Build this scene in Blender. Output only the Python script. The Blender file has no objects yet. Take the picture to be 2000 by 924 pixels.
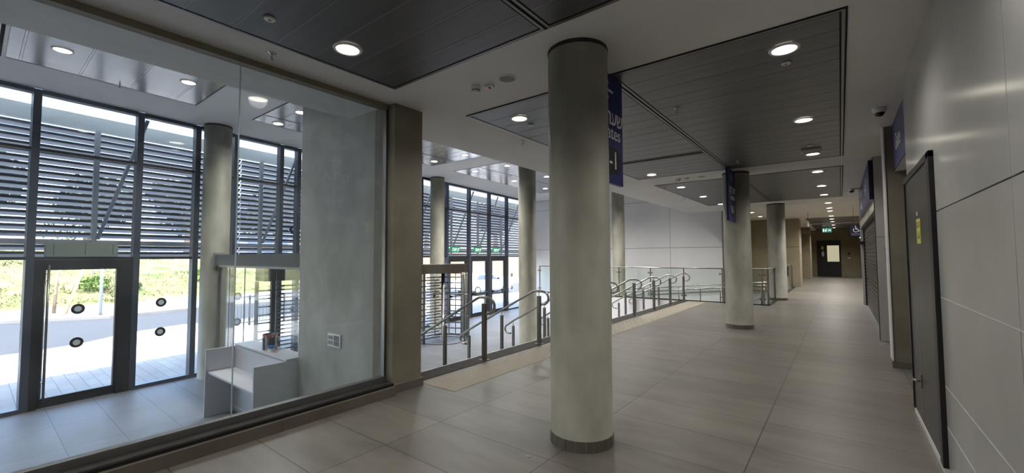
import bpy, bmesh, math, random
from mathutils import Vector, Matrix
random.seed(7)
PI = math.pi
SC = bpy.context.scene
COL = SC.collection

# ------------------------------------------------------------------ camera, sky, sun, exposure
cam_d = bpy.data.cameras.new('camera')
cam_d.sensor_fit = 'HORIZONTAL'
cam_d.sensor_width = 36.0
cam_d.lens = 36.0 * 823.77 / 2000.0
cam_d.clip_start = 0.05
cam_d.clip_end = 800
cam = bpy.data.objects.new('camera', cam_d)
COL.objects.link(cam)
YAW, PITCH, ROLL = 0.66102, 0.047087, -0.0041547
cam.matrix_world = (Matrix.Translation((0, 0, 1.536)) @ Matrix.Rotation(YAW, 4, 'Z')
                    @ Matrix.Rotation(PI / 2 + PITCH, 4, 'X') @ Matrix.Rotation(ROLL, 4, 'Z'))
SC.camera = cam

SKY_STRENGTH = 1.45
SUN_STRENGTH = 9.5
DOWNLIGHT_W = 7.2
world = bpy.data.worlds.new('sky')
SC.world = world
world.use_nodes = True
wn = world.node_tree
bg = wn.nodes['Background']
sky = wn.nodes.new('ShaderNodeTexSky')
sky.sky_type = 'NISHITA'
sky.sun_disc = False
sky.sun_elevation = math.radians(62)
sky.sun_rotation = math.radians(120)
sky.air_density = 1.0
sky.dust_density = 4.0
sky.ozone_density = 0.6
wn.links.new(sky.outputs[0], bg.inputs[0])
bg.inputs[1].default_value = SKY_STRENGTH

sun_d = bpy.data.lights.new('sun', 'SUN')
sun_d.energy = SUN_STRENGTH
sun_d.angle = math.radians(0.6)
sun_d.color = (1.0, 0.96, 0.88)
sun = bpy.data.objects.new('sun', sun_d)
COL.objects.link(sun)
sun.rotation_euler = (Vector((-0.19, 0.10, -1.0))).to_track_quat('-Z', 'Y').to_euler()
sun.location = (-20, 5, 30)

SC.view_settings.view_transform = 'Standard'
SC.view_settings.look = 'None'
SC.view_settings.gamma = 1.0
SC.view_settings.use_curve_mapping = False
SC.view_settings.exposure = 0.7
SC.cycles.use_denoising = True
SC.cycles.max_bounces = 8
SC.cycles.transparent_max_bounces = 24
SC.cycles.sample_clamp_indirect = 6.0
SC.cycles.caustics_reflective = False
SC.cycles.caustics_refractive = False

# ------------------------------------------------------------------ materials
def lin(c):
    c = c / 255.0
    return c / 12.92 if c <= 0.04045 else ((c + 0.055) / 1.055) ** 2.4

def L(r, g, b):
    return (lin(r), lin(g), lin(b), 1.0)

def base_mat(name, rgb, rough=0.6, metal=0.0, spec=0.5, coat=0.0):
    m = bpy.data.materials.new(name)
    m.use_nodes = True
    b = m.node_tree.nodes['Principled BSDF']
    b.inputs['Base Color'].default_value = L(*rgb)
    b.inputs['Roughness'].default_value = rough
    b.inputs['Metallic'].default_value = metal
    b.inputs['Specular IOR Level'].default_value = spec
    b.inputs['Coat Weight'].default_value = coat
    b.inputs['Coat Roughness'].default_value = 0.1
    return m

def N(m, t):
    return m.node_tree.nodes.new(t)

def mottled(name, a, b_, scale=3.0, rough=0.6, metal=0.0, detail=6.0, bump=0.0, stretch=(1, 1, 1), lo=0.35, hi=0.65, spec=0.5, coat=0.0):
    """two-tone noise material in world position"""
    m = base_mat(name, a, rough, metal, spec, coat)
    lk = m.node_tree.links.new
    b = m.node_tree.nodes['Principled BSDF']
    geo = N(m, 'ShaderNodeNewGeometry')
    mp = N(m, 'ShaderNodeMapping')
    mp.inputs['Scale'].default_value = stretch
    nz = N(m, 'ShaderNodeTexNoise')
    nz.inputs['Scale'].default_value = scale
    nz.inputs['Detail'].default_value = detail
    rp = N(m, 'ShaderNodeValToRGB')
    rp.color_ramp.elements[0].position = lo
    rp.color_ramp.elements[1].position = hi
    rp.color_ramp.elements[0].color = L(*a)
    rp.color_ramp.elements[1].color = L(*b_)
    lk(geo.outputs['Position'], mp.inputs['Vector'])
    lk(mp.outputs[0], nz.inputs['Vector'])
    lk(nz.outputs['Fac'], rp.inputs[0])
    lk(rp.outputs[0], b.inputs['Base Color'])
    if bump:
        bp = N(m, 'ShaderNodeBump')
        bp.inputs['Strength'].default_value = bump
        bp.inputs['Distance'].default_value = 0.02
        lk(nz.outputs['Fac'], bp.inputs['Height'])
        lk(bp.outputs[0], b.inputs['Normal'])
    return m

def tile_mat(name, c1, c2, mortar, w, h, off, rough, msize=0.004, shade=0.5, bond=0.0, spec=0.5, grain=(1, 1, 1)):
    """large-format floor tiles laid in world X/Y"""
    m = base_mat(name, c1, rough, 0, spec)
    lk = m.node_tree.links.new
    b = m.node_tree.nodes['Principled BSDF']
    geo = N(m, 'ShaderNodeNewGeometry')
    mp = N(m, 'ShaderNodeMapping')
    mp.inputs['Location'].default_value = (off[0], off[1], 0)
    br = N(m, 'ShaderNodeTexBrick')
    br.offset = bond
    br.squash = 1.0
    br.inputs['Scale'].default_value = 1.0
    br.inputs['Brick Width'].default_value = w
    br.inputs['Row Height'].default_value = h
    br.inputs['Mortar Size'].default_value = msize
    br.inputs['Mortar Smooth'].default_value = 0.2
    br.inputs['Color1'].default_value = L(*c1)
    br.inputs['Color2'].default_value = L(*c2)
    br.inputs['Mortar'].default_value = L(*mortar)
    nz = N(m, 'ShaderNodeTexNoise')
    nz.inputs['Scale'].default_value = 1.7
    nz.inputs['Detail'].default_value = 8
    nz.inputs['Roughness'].default_value = 0.65
    mx = N(m, 'ShaderNodeMix')
    mx.data_type = 'RGBA'
    mx.blend_type = 'OVERLAY'
    mx.inputs['Factor'].default_value = shade
    lk(geo.outputs['Position'], mp.inputs['Vector'])
    lk(mp.outputs[0], br.inputs['Vector'])
    st = N(m, 'ShaderNodeMapping')
    st.inputs['Scale'].default_value = grain
    lk(geo.outputs['Position'], st.inputs['Vector'])
    lk(st.outputs[0], nz.inputs['Vector'])
    lk(br.outputs['Color'], mx.inputs[6])
    lk(nz.outputs['Fac'], mx.inputs[7])
    lk(mx.outputs[2], b.inputs['Base Color'])
    return m

def glass_mat(name, tint=(248, 251, 250), ior=1.5, haze=0.0, gain=1.0):
    """thin clear pane: straight-through light plus a Fresnel mirror reflection"""
    m = bpy.data.materials.new(name)
    m.use_nodes = True
    nt = m.node_tree
    nt.nodes.clear()
    lk = nt.links.new
    out = nt.nodes.new('ShaderNodeOutputMaterial')
    tr = nt.nodes.new('ShaderNodeBsdfTransparent')
    tr.inputs[0].default_value = L(*tint)
    gl = nt.nodes.new('ShaderNodeBsdfGlossy')
    gl.inputs['Roughness'].default_value = 0.0
    fr = nt.nodes.new('ShaderNodeFresnel')
    g0 = nt.nodes.new('ShaderNodeNewGeometry')
    side = nt.nodes.new('ShaderNodeMapRange')      # the same reflectance from either side of the pane
    side.inputs['To Min'].default_value = ior
    side.inputs['To Max'].default_value = 1.0 / ior
    lk(g0.outputs['Backfacing'], side.inputs['Value'])
    lk(side.outputs[0], fr.inputs['IOR'])
    mx = nt.nodes.new('ShaderNodeMixShader')
    lk(fr.outputs[0], mx.inputs[0])
    lk(tr.outputs[0], mx.inputs[1])
    lk(gl.outputs[0], mx.inputs[2])
    last = mx
    if haze:
        df = nt.nodes.new('ShaderNodeBsdfDiffuse')
        df.inputs[0].default_value = L(215, 222, 232)
        tl = nt.nodes.new('ShaderNodeBsdfTranslucent')
        tl.inputs[0].default_value = L(215, 222, 232)
        dt = nt.nodes.new('ShaderNodeMixShader')
        lk(df.outputs[0], dt.inputs[1])
        lk(tl.outputs[0], dt.inputs[2])
        geo = nt.nodes.new('ShaderNodeNewGeometry')
        nz = nt.nodes.new('ShaderNodeTexNoise')
        nz.inputs['Scale'].default_value = 1.6
        nz.inputs['Detail'].default_value = 9
        nz.inputs['Distortion'].default_value = 1.2
        mr = nt.nodes.new('ShaderNodeMapRange')
        mr.inputs['From Min'].default_value = 0.45
        mr.inputs['From Max'].default_value = 0.85
        mr.inputs['To Min'].default_value = haze * 0.25
        mr.inputs['To Max'].default_value = haze * 3
        lk(geo.outputs['Position'], nz.inputs['Vector'])
        lk(nz.outputs['Fac'], mr.inputs['Value'])
        m2 = nt.nodes.new('ShaderNodeMixShader')
        lk(mr.outputs[0], m2.inputs[0])
        lk(mx.outputs[0], m2.inputs[1])
        lk(dt.outputs[0], m2.inputs[2])
        last = m2
    lk(last.outputs[0], out.inputs['Surface'])
    return m

def emit_mat(name, rgb, strength):
    m = bpy.data.materials.new(name)
    m.use_nodes = True
    nt = m.node_tree
    nt.nodes.clear()
    out = nt.nodes.new('ShaderNodeOutputMaterial')
    e = nt.nodes.new('ShaderNodeEmission')
    e.inputs[0].default_value = L(*rgb)
    e.inputs[1].default_value = strength
    nt.links.new(e.outputs[0], out.inputs[0])
    return m

M = {}
M['tile'] = tile_mat('porcelain_floor_tile', (117, 112, 104), (103, 99, 92), (58, 55, 52), 1.2, 0.6, (0.6 - 0.01, -0.342 + 0.6, 0), 0.36, 0.0045, 0.55, grain=(0.7, 2.6, 1))
M['tile_low'] = tile_mat('pale_floor_tile', (120, 120, 122), (112, 112, 114), (66, 66, 68), 1.2, 0.6, (-0.05 + 0.0, -0.28, 0), 0.5, 0.004, 0.25, spec=0.18)
M['white_paint'] = mottled('white_ceiling_paint', (222, 220, 217), (227, 225, 222), 0.8, 0.7)
M['white_upper'] = mottled('bright_white_paint', (228, 228, 228), (233, 233, 233), 0.8, 0.7)
M['concrete'] = mottled('fair_faced_concrete', (118, 116, 104), (147, 145, 132), 2.6, 0.6, 0, 11, 0.25, (1, 1, 0.5))
M['concrete_wall'] = mottled('trowelled_concrete', (150, 149, 140), (178, 177, 169), 1.8, 0.5, 0, 9, 0.1, (1, 1, 0.6))
M['pier'] = mottled('brown_grey_concrete', (120, 113, 98), (134, 127, 112), 2.2, 0.6, 0, 8, 0.12)
M['tan_wall'] = mottled('tan_plaster', (138, 128, 107), (150, 140, 118), 2.0, 0.65, 0, 8, 0.1)
M['clad'] = mottled('satin_wall_panel', (176, 174, 171), (183, 181, 178), 2.0, 0.2, 0, 4)
M['clad_white'] = mottled('white_wall_panel', (226, 225, 226), (232, 231, 232), 1.4, 0.4, 0, 4)
M['joint'] = base_mat('dark_joint', (52, 50, 48), 0.8)
M['white_joint'] = base_mat('pale_sealant_joint', (214, 213, 210), 0.5)
M['panel_dark'] = mottled('dark_metal_plank', (96, 95, 97), (106, 105, 107), 1.5, 0.38, 0.35, 4, 0, (0.4, 6, 1))
M['panel_seam'] = base_mat('plank_seam', (122, 121, 122), 0.45, 0.3)
M['panel_up'] = mottled('daylit_metal_plank', (212, 213, 215), (220, 221, 223), 1.5, 0.2, 0.8, 4, 0, (0.4, 6, 1))  # same grey planks as the concourse; reflected daylight put into the lighter colour
M['frame_alu'] = base_mat('grey_edge_trim', (128, 127, 126), 0.35, 0.6)
M['black_gap'] = base_mat('black_shadow_gap', (22, 22, 23), 0.9)
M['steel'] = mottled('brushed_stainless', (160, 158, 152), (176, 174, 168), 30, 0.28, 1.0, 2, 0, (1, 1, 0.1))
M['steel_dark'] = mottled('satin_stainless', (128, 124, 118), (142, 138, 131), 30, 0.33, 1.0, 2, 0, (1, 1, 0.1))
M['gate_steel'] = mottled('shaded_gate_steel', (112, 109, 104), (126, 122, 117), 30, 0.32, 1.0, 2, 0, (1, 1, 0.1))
M['mullion'] = base_mat('anthracite_aluminium', (72, 79, 92), 0.4, 0.4)
M['header'] = base_mat('dark_steel_header', (66, 68, 72), 0.5, 0.1)
M['door_black'] = base_mat('black_aluminium', (38, 39, 42), 0.4, 0.3)
M['louver'] = base_mat('grey_blue_louvre', (176, 178, 186), 0.5, 0.1)
M['louver_post'] = base_mat('galvanised_grey', (168, 174, 184), 0.5, 0.2)
M['canopy_grey'] = mottled('grey_fascia', (176, 184, 186), (182, 190, 192), 1, 0.7)
M['glass'] = glass_mat('clear_glass')
M['glass_out'] = glass_mat('facade_glass', (249, 251, 252), 1.35)
M['glass_dusty'] = glass_mat('dusty_glass', (248, 251, 252), 1.45, 0.03)
M['glass_rail'] = glass_mat('greenish_glass', (246, 250, 248), 1.4, 0.008)
M['glass_edge'] = base_mat('glass_edge', (176, 192, 196), 0.2)
M['granite'] = mottled('dark_granite', (50, 48, 46), (62, 60, 57), 8, 0.65, 0, 6, spec=0.12)
M['skirt'] = mottled('taupe_skirting_tile', (100, 94, 85), (112, 105, 95), 3, 0.4, 0, 6)
M['tactile'] = mottled('beige_tactile_tile', (134, 128, 114), (142, 135, 121), 4, 0.55, 0, 4)
M['stud'] = base_mat('steel_stud', (150, 142, 126), 0.4, 0.5)
def translucent_mat(name, rgb, through):
    m = base_mat(name, rgb, 0.8)
    nt = m.node_tree
    tl = nt.nodes.new('ShaderNodeBsdfTranslucent')
    tl.inputs[0].default_value = L(235, 238, 240)
    mx = nt.nodes.new('ShaderNodeMixShader')
    mx.inputs[0].default_value = through
    nt.links.new(nt.nodes['Principled BSDF'].outputs[0], mx.inputs[1])
    nt.links.new(tl.outputs[0], mx.inputs[2])
    nt.links.new(mx.outputs[0], nt.nodes['Material Output'].inputs['Surface'])
    return m
M['canopy'] = translucent_mat('translucent_white_canopy', (222, 223, 224), 0.40)  # translucency assumed so sun from above whitens the soffit
M['black'] = base_mat('matt_black', (26, 26, 28), 0.55)
M['shutter'] = base_mat('black_roller_slat', (52, 53, 58), 0.35, 0.5)
M['door_leaf'] = mottled('charcoal_door_paint', (58, 57, 57), (62, 61, 61), 3, 0.3, 0, 3)
M['door_frame'] = base_mat('black_door_frame', (24, 24, 27), 0.35)
M['sign_blue'] = base_mat('navy_sign', (30, 36, 100), 0.35)
M['sign_navy'] = base_mat('dark_navy_sign', (24, 24, 52), 0.4)
M['sign_white'] = base_mat('white_lettering', (238, 238, 240), 0.5)
M['sign_pill'] = base_mat('black_number_plate', (20, 20, 26), 0.4)
M['sign_text_blue'] = base_mat('pale_blue_lettering', (120, 130, 200), 0.5)
M['letter_blue'] = base_mat('dark_blue_letter', (26, 34, 86), 0.4)
M['lamp'] = emit_mat('lit_diffuser', (255, 246, 228), 9.0)
M['lamp_ring'] = base_mat('white_lamp_ring', (225, 222, 214), 0.4)
M['plastic_white'] = base_mat('white_plastic', (222, 222, 218), 0.4)
M['plastic_grey'] = base_mat('grey_grille', (132, 131, 132), 0.6)
M['chrome'] = base_mat('chrome', (190, 190, 190), 0.15, 1.0)
M['dark_lens'] = base_mat('dark_dome', (14, 14, 16), 0.12)
M['green_sign'] = emit_mat('green_exit_panel', (24, 142, 92), 0.75)
M['green_far'] = emit_mat('pale_green_exit_panel', (70, 150, 130), 0.55)
M['exit_white'] = emit_mat('exit_lettering', (235, 250, 242), 0.9)
M['lime_glow'] = emit_mat('lime_sign_face', (196, 214, 120), 0.7)
M['lime'] = base_mat('lime_sticker', (190, 208, 90), 0.5)
M['red_ink'] = base_mat('red_ink', (176, 56, 40), 0.6)
M['amber'] = base_mat('amber_ink', (196, 160, 60), 0.6)
M['laminate'] = mottled('white_laminate', (190, 189, 193), (197, 196, 200), 1.2, 0.4, 0, 4)
M['laminate_edge'] = base_mat('white_edge_band', (226, 226, 228), 0.4)
M['cardboard_green'] = mottled('grey_green_board', (112, 124, 116), (118, 130, 122), 2, 0.6)
M['can_dark'] = base_mat('dark_blue_tin', (30, 34, 48), 0.35, 0.3)
M['paint_drip'] = base_mat('red_brown_paint', (168, 96, 88), 0.4)
M['paint_cream'] = base_mat('cream_paint', (222, 208, 190), 0.4)
M['tub_blue'] = base_mat('blue_lid', (44, 104, 172), 0.4)
M['tub'] = base_mat('cream_tub', (214, 212, 206), 0.5)
M['ring_black'] = base_mat('black_ring_sticker', (28, 30, 34), 0.6)
M['ring_pale'] = base_mat('frosted_dot', (196, 202, 206), 0.7)
M['paving'] = tile_mat('pale_paving', (136, 134, 129), (122, 120, 116), (86, 85, 82), 0.6, 0.2, (0, 0, 0), 0.8, 0.006, 0.25, 0.5)
M['kerb'] = mottled('sandy_kerb', (150, 140, 116), (140, 131, 108), 3, 0.8)
M['asphalt'] = mottled('blue_grey_asphalt', (37, 38, 42), (43, 44, 48), 5, 0.85, 0, 8)
M['sidewalk'] = mottled('light_sidewalk', (100, 99, 98), (106, 105, 103), 2, 0.85)
M['hill'] = mottled('dry_meadow', (62, 68, 32), (104, 98, 62), 0.9, 0.95, 0, 10, 0.6, (1, 1, 1), 0.36, 0.66)
M['earth'] = mottled('orange_earth', (88, 64, 42), (104, 82, 58), 0.8, 0.95, 0, 8, 0.4)
M['grass_a'] = mottled('green_grass_blades', (48, 58, 24), (68, 74, 36), 1.2, 0.9)
M['grass_b'] = mottled('straw_grass_blades', (86, 82, 52), (98, 94, 66), 1.2, 0.9)
M['leaf'] = mottled('tree_leaves', (42, 54, 30), (66, 76, 42), 2.4, 0.8)
M['leaf_bright'] = mottled('fresh_leaves', (72, 100, 34), (92, 116, 48), 2.4, 0.8)
M['bark'] = mottled('bark', (120, 104, 86), (142, 126, 106), 6, 0.9)
M['stake'] = mottled('wood_stake', (176, 150, 110), (190, 166, 128), 6, 0.8)
M['car_white'] = base_mat('white_car_paint', (222, 224, 228), 0.25, 0, 0.5, 0.6)
M['car_glass'] = base_mat('dark_car_glass', (50, 62, 78), 0.08)
M['tyre'] = base_mat('tyre', (30, 30, 32), 0.8)
M['alloy'] = base_mat('alloy_wheel', (180, 182, 186), 0.3, 0.8)
M['facade_far'] = mottled('pale_blue_render', (120, 128, 140), (128, 135, 146), 0.3, 0.8)
M['win_far'] = base_mat('far_window', (86, 100, 124), 0.2)
M['socket'] = base_mat('white_socket', (232, 233, 234), 0.3)
M['far_pane'] = emit_mat('lit_room_pane', (196, 188, 160), 0.55)

# ------------------------------------------------------------------ geometry helpers
class G:
    def __init__(s):
        s.bm = bmesh.new()

    def box(s, x0, x1, y0, y1, z0, z1, mat=None, mi=0):
        vs = []
        for z in (z0, z1):
            for x, y in ((x0, y0), (x1, y0), (x1, y1), (x0, y1)):
                v = Vector((x, y, z))
                if mat is not None:
                    v = mat @ v
                vs.append(s.bm.verts.new(v))
        for f in ((3, 2, 1, 0), (4, 5, 6, 7), (0, 1, 5, 4), (1, 2, 6, 5), (2, 3, 7, 6), (3, 0, 4, 7)):
            fc = s.bm.faces.new([vs[i] for i in f])
            fc.material_index = mi
        return s

    def prism(s, poly, z0, z1, mat=None, mi=0):
        T = mat if mat is not None else Matrix.Identity(4)
        a = [s.bm.verts.new(T @ Vector((x, y, z0))) for x, y in poly]
        b = [s.bm.verts.new(T @ Vector((x, y, z1))) for x, y in poly]
        n = len(poly)
        fs = [s.bm.faces.new(list(reversed(a))), s.bm.faces.new(b)]
        for i in range(n):
            fs.append(s.bm.faces.new((a[i], a[(i + 1) % n], b[(i + 1) % n], b[i])))
        for f in fs:
            f.material_index = mi
        return s

    def lathe(s, prof, n=32, c=(0, 0, 0), mi=0, smooth=True, mat=None):
        """prof: list of (r, z); closed at r=0 ends"""
        T = mat if mat is not None else Matrix.Identity(4)
        rings = []
        for r, z in prof:
            if r < 1e-6:
                rings.append([s.bm.verts.new(T @ Vector((c[0], c[1], c[2] + z)))])
            else:
                rings.append([s.bm.verts.new(T @ Vector((c[0] + r * math.cos(2 * PI * i / n), c[1] + r * math.sin(2 * PI * i / n), c[2] + z))) for i in range(n)])
        for a, b in zip(rings[:-1], rings[1:]):
            for i in range(n):
                j = (i + 1) % n
                if len(a) == 1 and len(b) == 1:
                    continue
                if len(a) == 1:
                    f = s.bm.faces.new((a[0], b[j], b[i]))
                elif len(b) == 1:
                    f = s.bm.faces.new((a[i], a[j], b[0]))
                else:
                    f = s.bm.faces.new((a[i], a[j], b[j], b[i]))
                f.smooth = smooth
                f.material_index = mi
        return s

    def cyl(s, c, r, z0, z1, n=24, mi=0, mat=None):
        return s.lathe([(0, z0), (r, z0), (r, z0), (r, z1), (r, z1), (0, z1)], n, (c[0], c[1], 0), mi, True, mat)

    def tube(s, pts, r, n=10, mi=0, cap=True):
        pts = [Vector(p) for p in pts]
        rings = []
        up = None
        for i, p in enumerate(pts):
            if i == 0:
                t = pts[1] - p
            elif i == len(pts) - 1:
                t = p - pts[i - 1]
            else:
                t = (pts[i + 1] - p).normalized() + (p - pts[i - 1]).normalized()
            t.normalize()
            if up is None:
                up = Vector((0, 0, 1)) if abs(t.z) < 0.9 else Vector((1, 0, 0))
            x = t.cross(up)
            x.normalize()
            y = x.cross(t)
            y.normalize()
            up = y
            rr = r[i] if isinstance(r, (list, tuple)) else r
            rings.append([s.bm.verts.new(p + x * rr * math.cos(2 * PI * k / n) + y * rr * math.sin(2 * PI * k / n)) for k in range(n)])
        for a, b in zip(rings[:-1], rings[1:]):
            for k in range(n):
                j = (k + 1) % n
                f = s.bm.faces.new((a[k], a[j], b[j], b[k]))
                f.smooth = True
                f.material_index = mi
        if cap:
            s.bm.faces.new(list(reversed(rings[0])))
            s.bm.faces.new(rings[-1])
        return s

    def quad(s, a, b, c, d, mi=0):
        f = s.bm.faces.new([s.bm.verts.new(Vector(p)) for p in (a, b, c, d)])
        f.material_index = mi
        return s

    def done(s, name, mats, parent=None, bevel=0.0, loc=None, rz=0.0, segs=2):
        me = bpy.data.meshes.new(name)
        bmesh.ops.recalc_face_normals(s.bm, faces=s.bm.faces[:])
        s.bm.to_mesh(me)
        s.bm.free()
        for m in (mats if isinstance(mats, (list, tuple)) else [mats]):
            me.materials.append(m)
        o = bpy.data.objects.new(name, me)
        COL.objects.link(o)
        if parent is not None:
            o.parent = parent
        if loc is not None:
            o.location = loc
        o.rotation_euler = (0, 0, rz)
        if bevel:
            md = o.modifiers.new('edge', 'BEVEL')
            md.width = bevel
            md.segments = segs
            md.limit_method = 'ANGLE'
            md.angle_limit = math.radians(40)
        return o

def tag(o, label, cat, group=None, kind=None):
    o['label'] = label
    o['category'] = cat
    if group:
        o['group'] = group
    o['kind'] = kind or 'thing'
    return o

def thing(name, label, cat, loc=(0, 0, 0), rz=0.0, group=None):
    o = bpy.data.objects.new(name, None)
    COL.objects.link(o)
    o.location = loc
    o.rotation_euler = (0, 0, rz)
    o.empty_display_size = 0.2
    return tag(o, label, cat, group)

def struct(o, label=None, cat=None):
    o['kind'] = 'structure'
    if label:
        o['label'] = label
    if cat:
        o['category'] = cat
    return o

def sempty(name, label, cat, loc=(0, 0, 0), rz=0.0):
    o = bpy.data.objects.new(name, None)
    COL.objects.link(o)
    o.location = loc
    o.rotation_euler = (0, 0, rz)
    return struct(o, label, cat)

def dup(root, loc, label, group=None, rz=None):
    r = root.copy()
    COL.objects.link(r)
    r.location = loc
    if rz is not None:
        r.rotation_euler = (0, 0, rz)
    r['label'] = label
    if group:
        r['group'] = group
    for ch in list(root.children):
        c = ch.copy()
        COL.objects.link(c)
        c.parent = r
        for g in list(ch.children):
            d = g.copy()
            COL.objects.link(d)
            d.parent = c
    return r

def text(name, body, size, mat, parent, mtx, align='CENTER', depth=0.002, bold=0.0):
    """lettering turned into a mesh; mtx places the text plane (x right, y up)"""
    cu = bpy.data.curves.new(name, 'FONT')
    cu.body = body
    cu.size = size
    cu.align_x = align
    cu.align_y = 'CENTER'
    cu.extrude = depth
    cu.offset = bold
    t = bpy.data.objects.new(name, cu)
    COL.objects.link(t)
    dg = bpy.context.evaluated_depsgraph_get()
    me = bpy.data.meshes.new_from_object(t.evaluated_get(dg))
    bpy.data.objects.remove(t)
    bpy.data.curves.remove(cu)
    me.materials.clear()
    me.materials.append(mat)
    me.transform(mtx)
    o = bpy.data.objects.new(name, me)
    COL.objects.link(o)
    o.parent = parent
    return o

def face_px(x, y, z):   # text plane facing +X : right is +Y
    return Matrix(((0, 0, 1, x), (1, 0, 0, y), (0, 1, 0, z), (0, 0, 0, 1)))

def face_nx(x, y, z):   # facing -X : right is -Y
    return Matrix(((0, 0, -1, x), (-1, 0, 0, y), (0, 1, 0, z), (0, 0, 0, 1)))

def face_ny(x, y, z):   # facing -Y : right is +X
    return Matrix(((1, 0, 0, x), (0, 0, -1, y), (0, 1, 0, z), (0, 0, 0, 1)))

def arrow(g, mtx, size, th, direction=-1, depth=0.002):
    """a line arrow in the plane of mtx"""
    def bar(p, q):
        p, q = Vector(p), Vector(q)
        d = (q - p).normalized()
        n = Vector((-d.y, d.x)) * th / 2
        p2, q2 = p - d * th / 2, q + d * th / 2
        g.prism([(p2 + n)[:2], (p2 - n)[:2], (q2 - n)[:2], (q2 + n)[:2]], 0, depth, mtx)
    s = direction * size / 2
    bar((-s, 0), (s, 0))
    bar((s, 0), (s - direction * size * 0.42, size * 0.42))
    bar((s, 0), (s - direction * size * 0.42, -size * 0.42))

# ------------------------------------------------------------------ levels and key planes
YB = -14.0          # far end of the building behind the camera
ZL = -1.03          # lower hall floor
ZC = 3.32           # concourse ceiling
ZU = 4.45           # lower hall ceiling
ZG = -1.1           # ground outside
FTH = math.atan(0.12)
FX = -10.72
def fac(Y, d=0.0):  # point on the facade line, d outward
    return Vector((FX - 0.12 * Y - d * math.cos(FTH), Y - d * math.sin(FTH)))
def S(Y):           # distance along the facade of the point whose world Y is Y
    return Y / math.cos(FTH)

# ------------------------------------------------------------------ floors
g = G()
g.prism([(-4.41, 3.18), (-4.41, 14.93), (-1.76, 14.93), (-1.76, 23.4), (-1.76, 24.6), (-2.2, 24.6), (-2.2, 39), (3.2, 39), (3.2, YB), (-4.0, YB), (-4.0, 3.18)], -0.35, 0.0)
struct(g.done('floor', M['tile']), 'upper concourse floor of large taupe porcelain tiles', 'floor')
g = G()
g.prism([(-4.2, YB), (-4.2, 18.6), (FX - 0.12 * 18.6 - 0.3, 18.6), (FX - 0.12 * YB - 0.3, YB)], ZL - 0.2, ZL)
struct(g.done('floor_lower', M['tile_low']), 'lower entrance hall floor of pale glossy tiles', 'floor')

# concrete faces below the concourse edge, under the glass partition and behind the stairs
g = G()
g.box(-4.25, -4.0, YB, 2.97, ZL, 0.0)
struct(g.done('wall_under_partition', M['concrete_wall']), 'low concrete wall below the glass partition', 'wall')

# stairs down to the hall
g = G()
for k in range(1, 6):
    x1 = -4.42 - 0.32 * (k - 1)
    g.box(x1 - 0.32, -4.2, 3.38, 14.95, ZL, -0.1717 * k + 0.0)
struct(g.done('floor_stairs', M['tile_low']), 'wide flight of stairs going down to the entrance hall', 'stairs')
g = G()
g.box(-4.44, -4.14, 3.40, 14.97, 0.0, 0.006)
struct(g.done('trim_1', M['granite']), 'dark granite strip along the top stair edge', 'trim')
g = G()
g.box(-4.455, -4.435, 3.40, 14.97, -0.03, 0.007)
struct(g.done('trim_2', M['white_joint']), 'pale line along the stair nosing', 'trim')

# ------------------------------------------------------------------ ceilings
g = G()
g.box(-4.97, 3.2, YB, 39, ZC, ZC + 0.3)
struct(g.done('ceiling', M['white_paint']), 'white painted concourse ceiling', 'ceiling')
g = G()
g.box(-4.97, -4.75, YB, 18.6, ZC + 0.3, ZU)
struct(g.done('ceiling_bulkhead', M['white_upper']), 'white bulkhead where the concourse ceiling steps up to the hall ceiling', 'ceiling')
g = G()
g.prism([(-4.75, YB), (-4.75, 18.7), (FX - 0.12 * 18.7 - 0.0, 18.7), (FX - 0.12 * YB, YB)], ZU, ZU + 0.25)
struct(g.done('ceiling_upper', M['white_upper']), 'high white ceiling of the entrance hall', 'ceiling')

# ------------------------------------------------------------------ walls
g = G()   # concrete pier and wall that ends the booth
g.box(-6.24, -4.40, 2.97, 3.38, ZL, ZU)
struct(g.done('wall_booth', M['concrete_wall']), 'grey trowelled concrete wall seen through the glass partition', 'wall')
g = G()
g.box(-4.41, -4.02, 2.97, 3.38, -0.3, ZC)  # one block with the booth wall; front shade put into the browner colour
struct(g.done('wall_pier', M['pier'], bevel=0.006), 'concrete pier at the end of the glass partition, toned brown for shade', 'wall')
g = G()
g.box(-4.40, -4.0, 2.955, 3.40, 0.0, 0.095)
struct(g.done('baseboard_pier', M['skirt'], bevel=0.003), 'taupe tile skirting around the concrete pier', 'baseboard')

def panel_wall(name, plane, pos, thick, us, vs, gap, mats, label, backdir):
    """cladding panels with open joints; plane 'x' -> u is Y, v is Z; plane 'y' -> u is X"""
    g = G()
    h = gap / 2
    for u0, u1 in zip(us[:-1], us[1:]):
        for v0, v1 in zip(vs[:-1], vs[1:]):
            a, b = sorted((pos, pos + backdir * thick))
            if plane == 'x':
                g.box(a, b, u0 + h, u1 - h, v0 + h, v1 - h)
            else:
                g.box(u0 + h, u1 - h, a, b, v0 + h, v1 - h)
    a, b = sorted((pos + backdir * thick * 0.6, pos + backdir * (thick + 0.15)))
    if plane == 'x':
        g.box(a, b, us[0], us[-1], vs[0], vs[-1], None, 1)
    else:
        g.box(us[0], us[-1], a, b, vs[0], vs[-1], None, 1)
    return struct(g.done(name, mats), label, 'wall')

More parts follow.
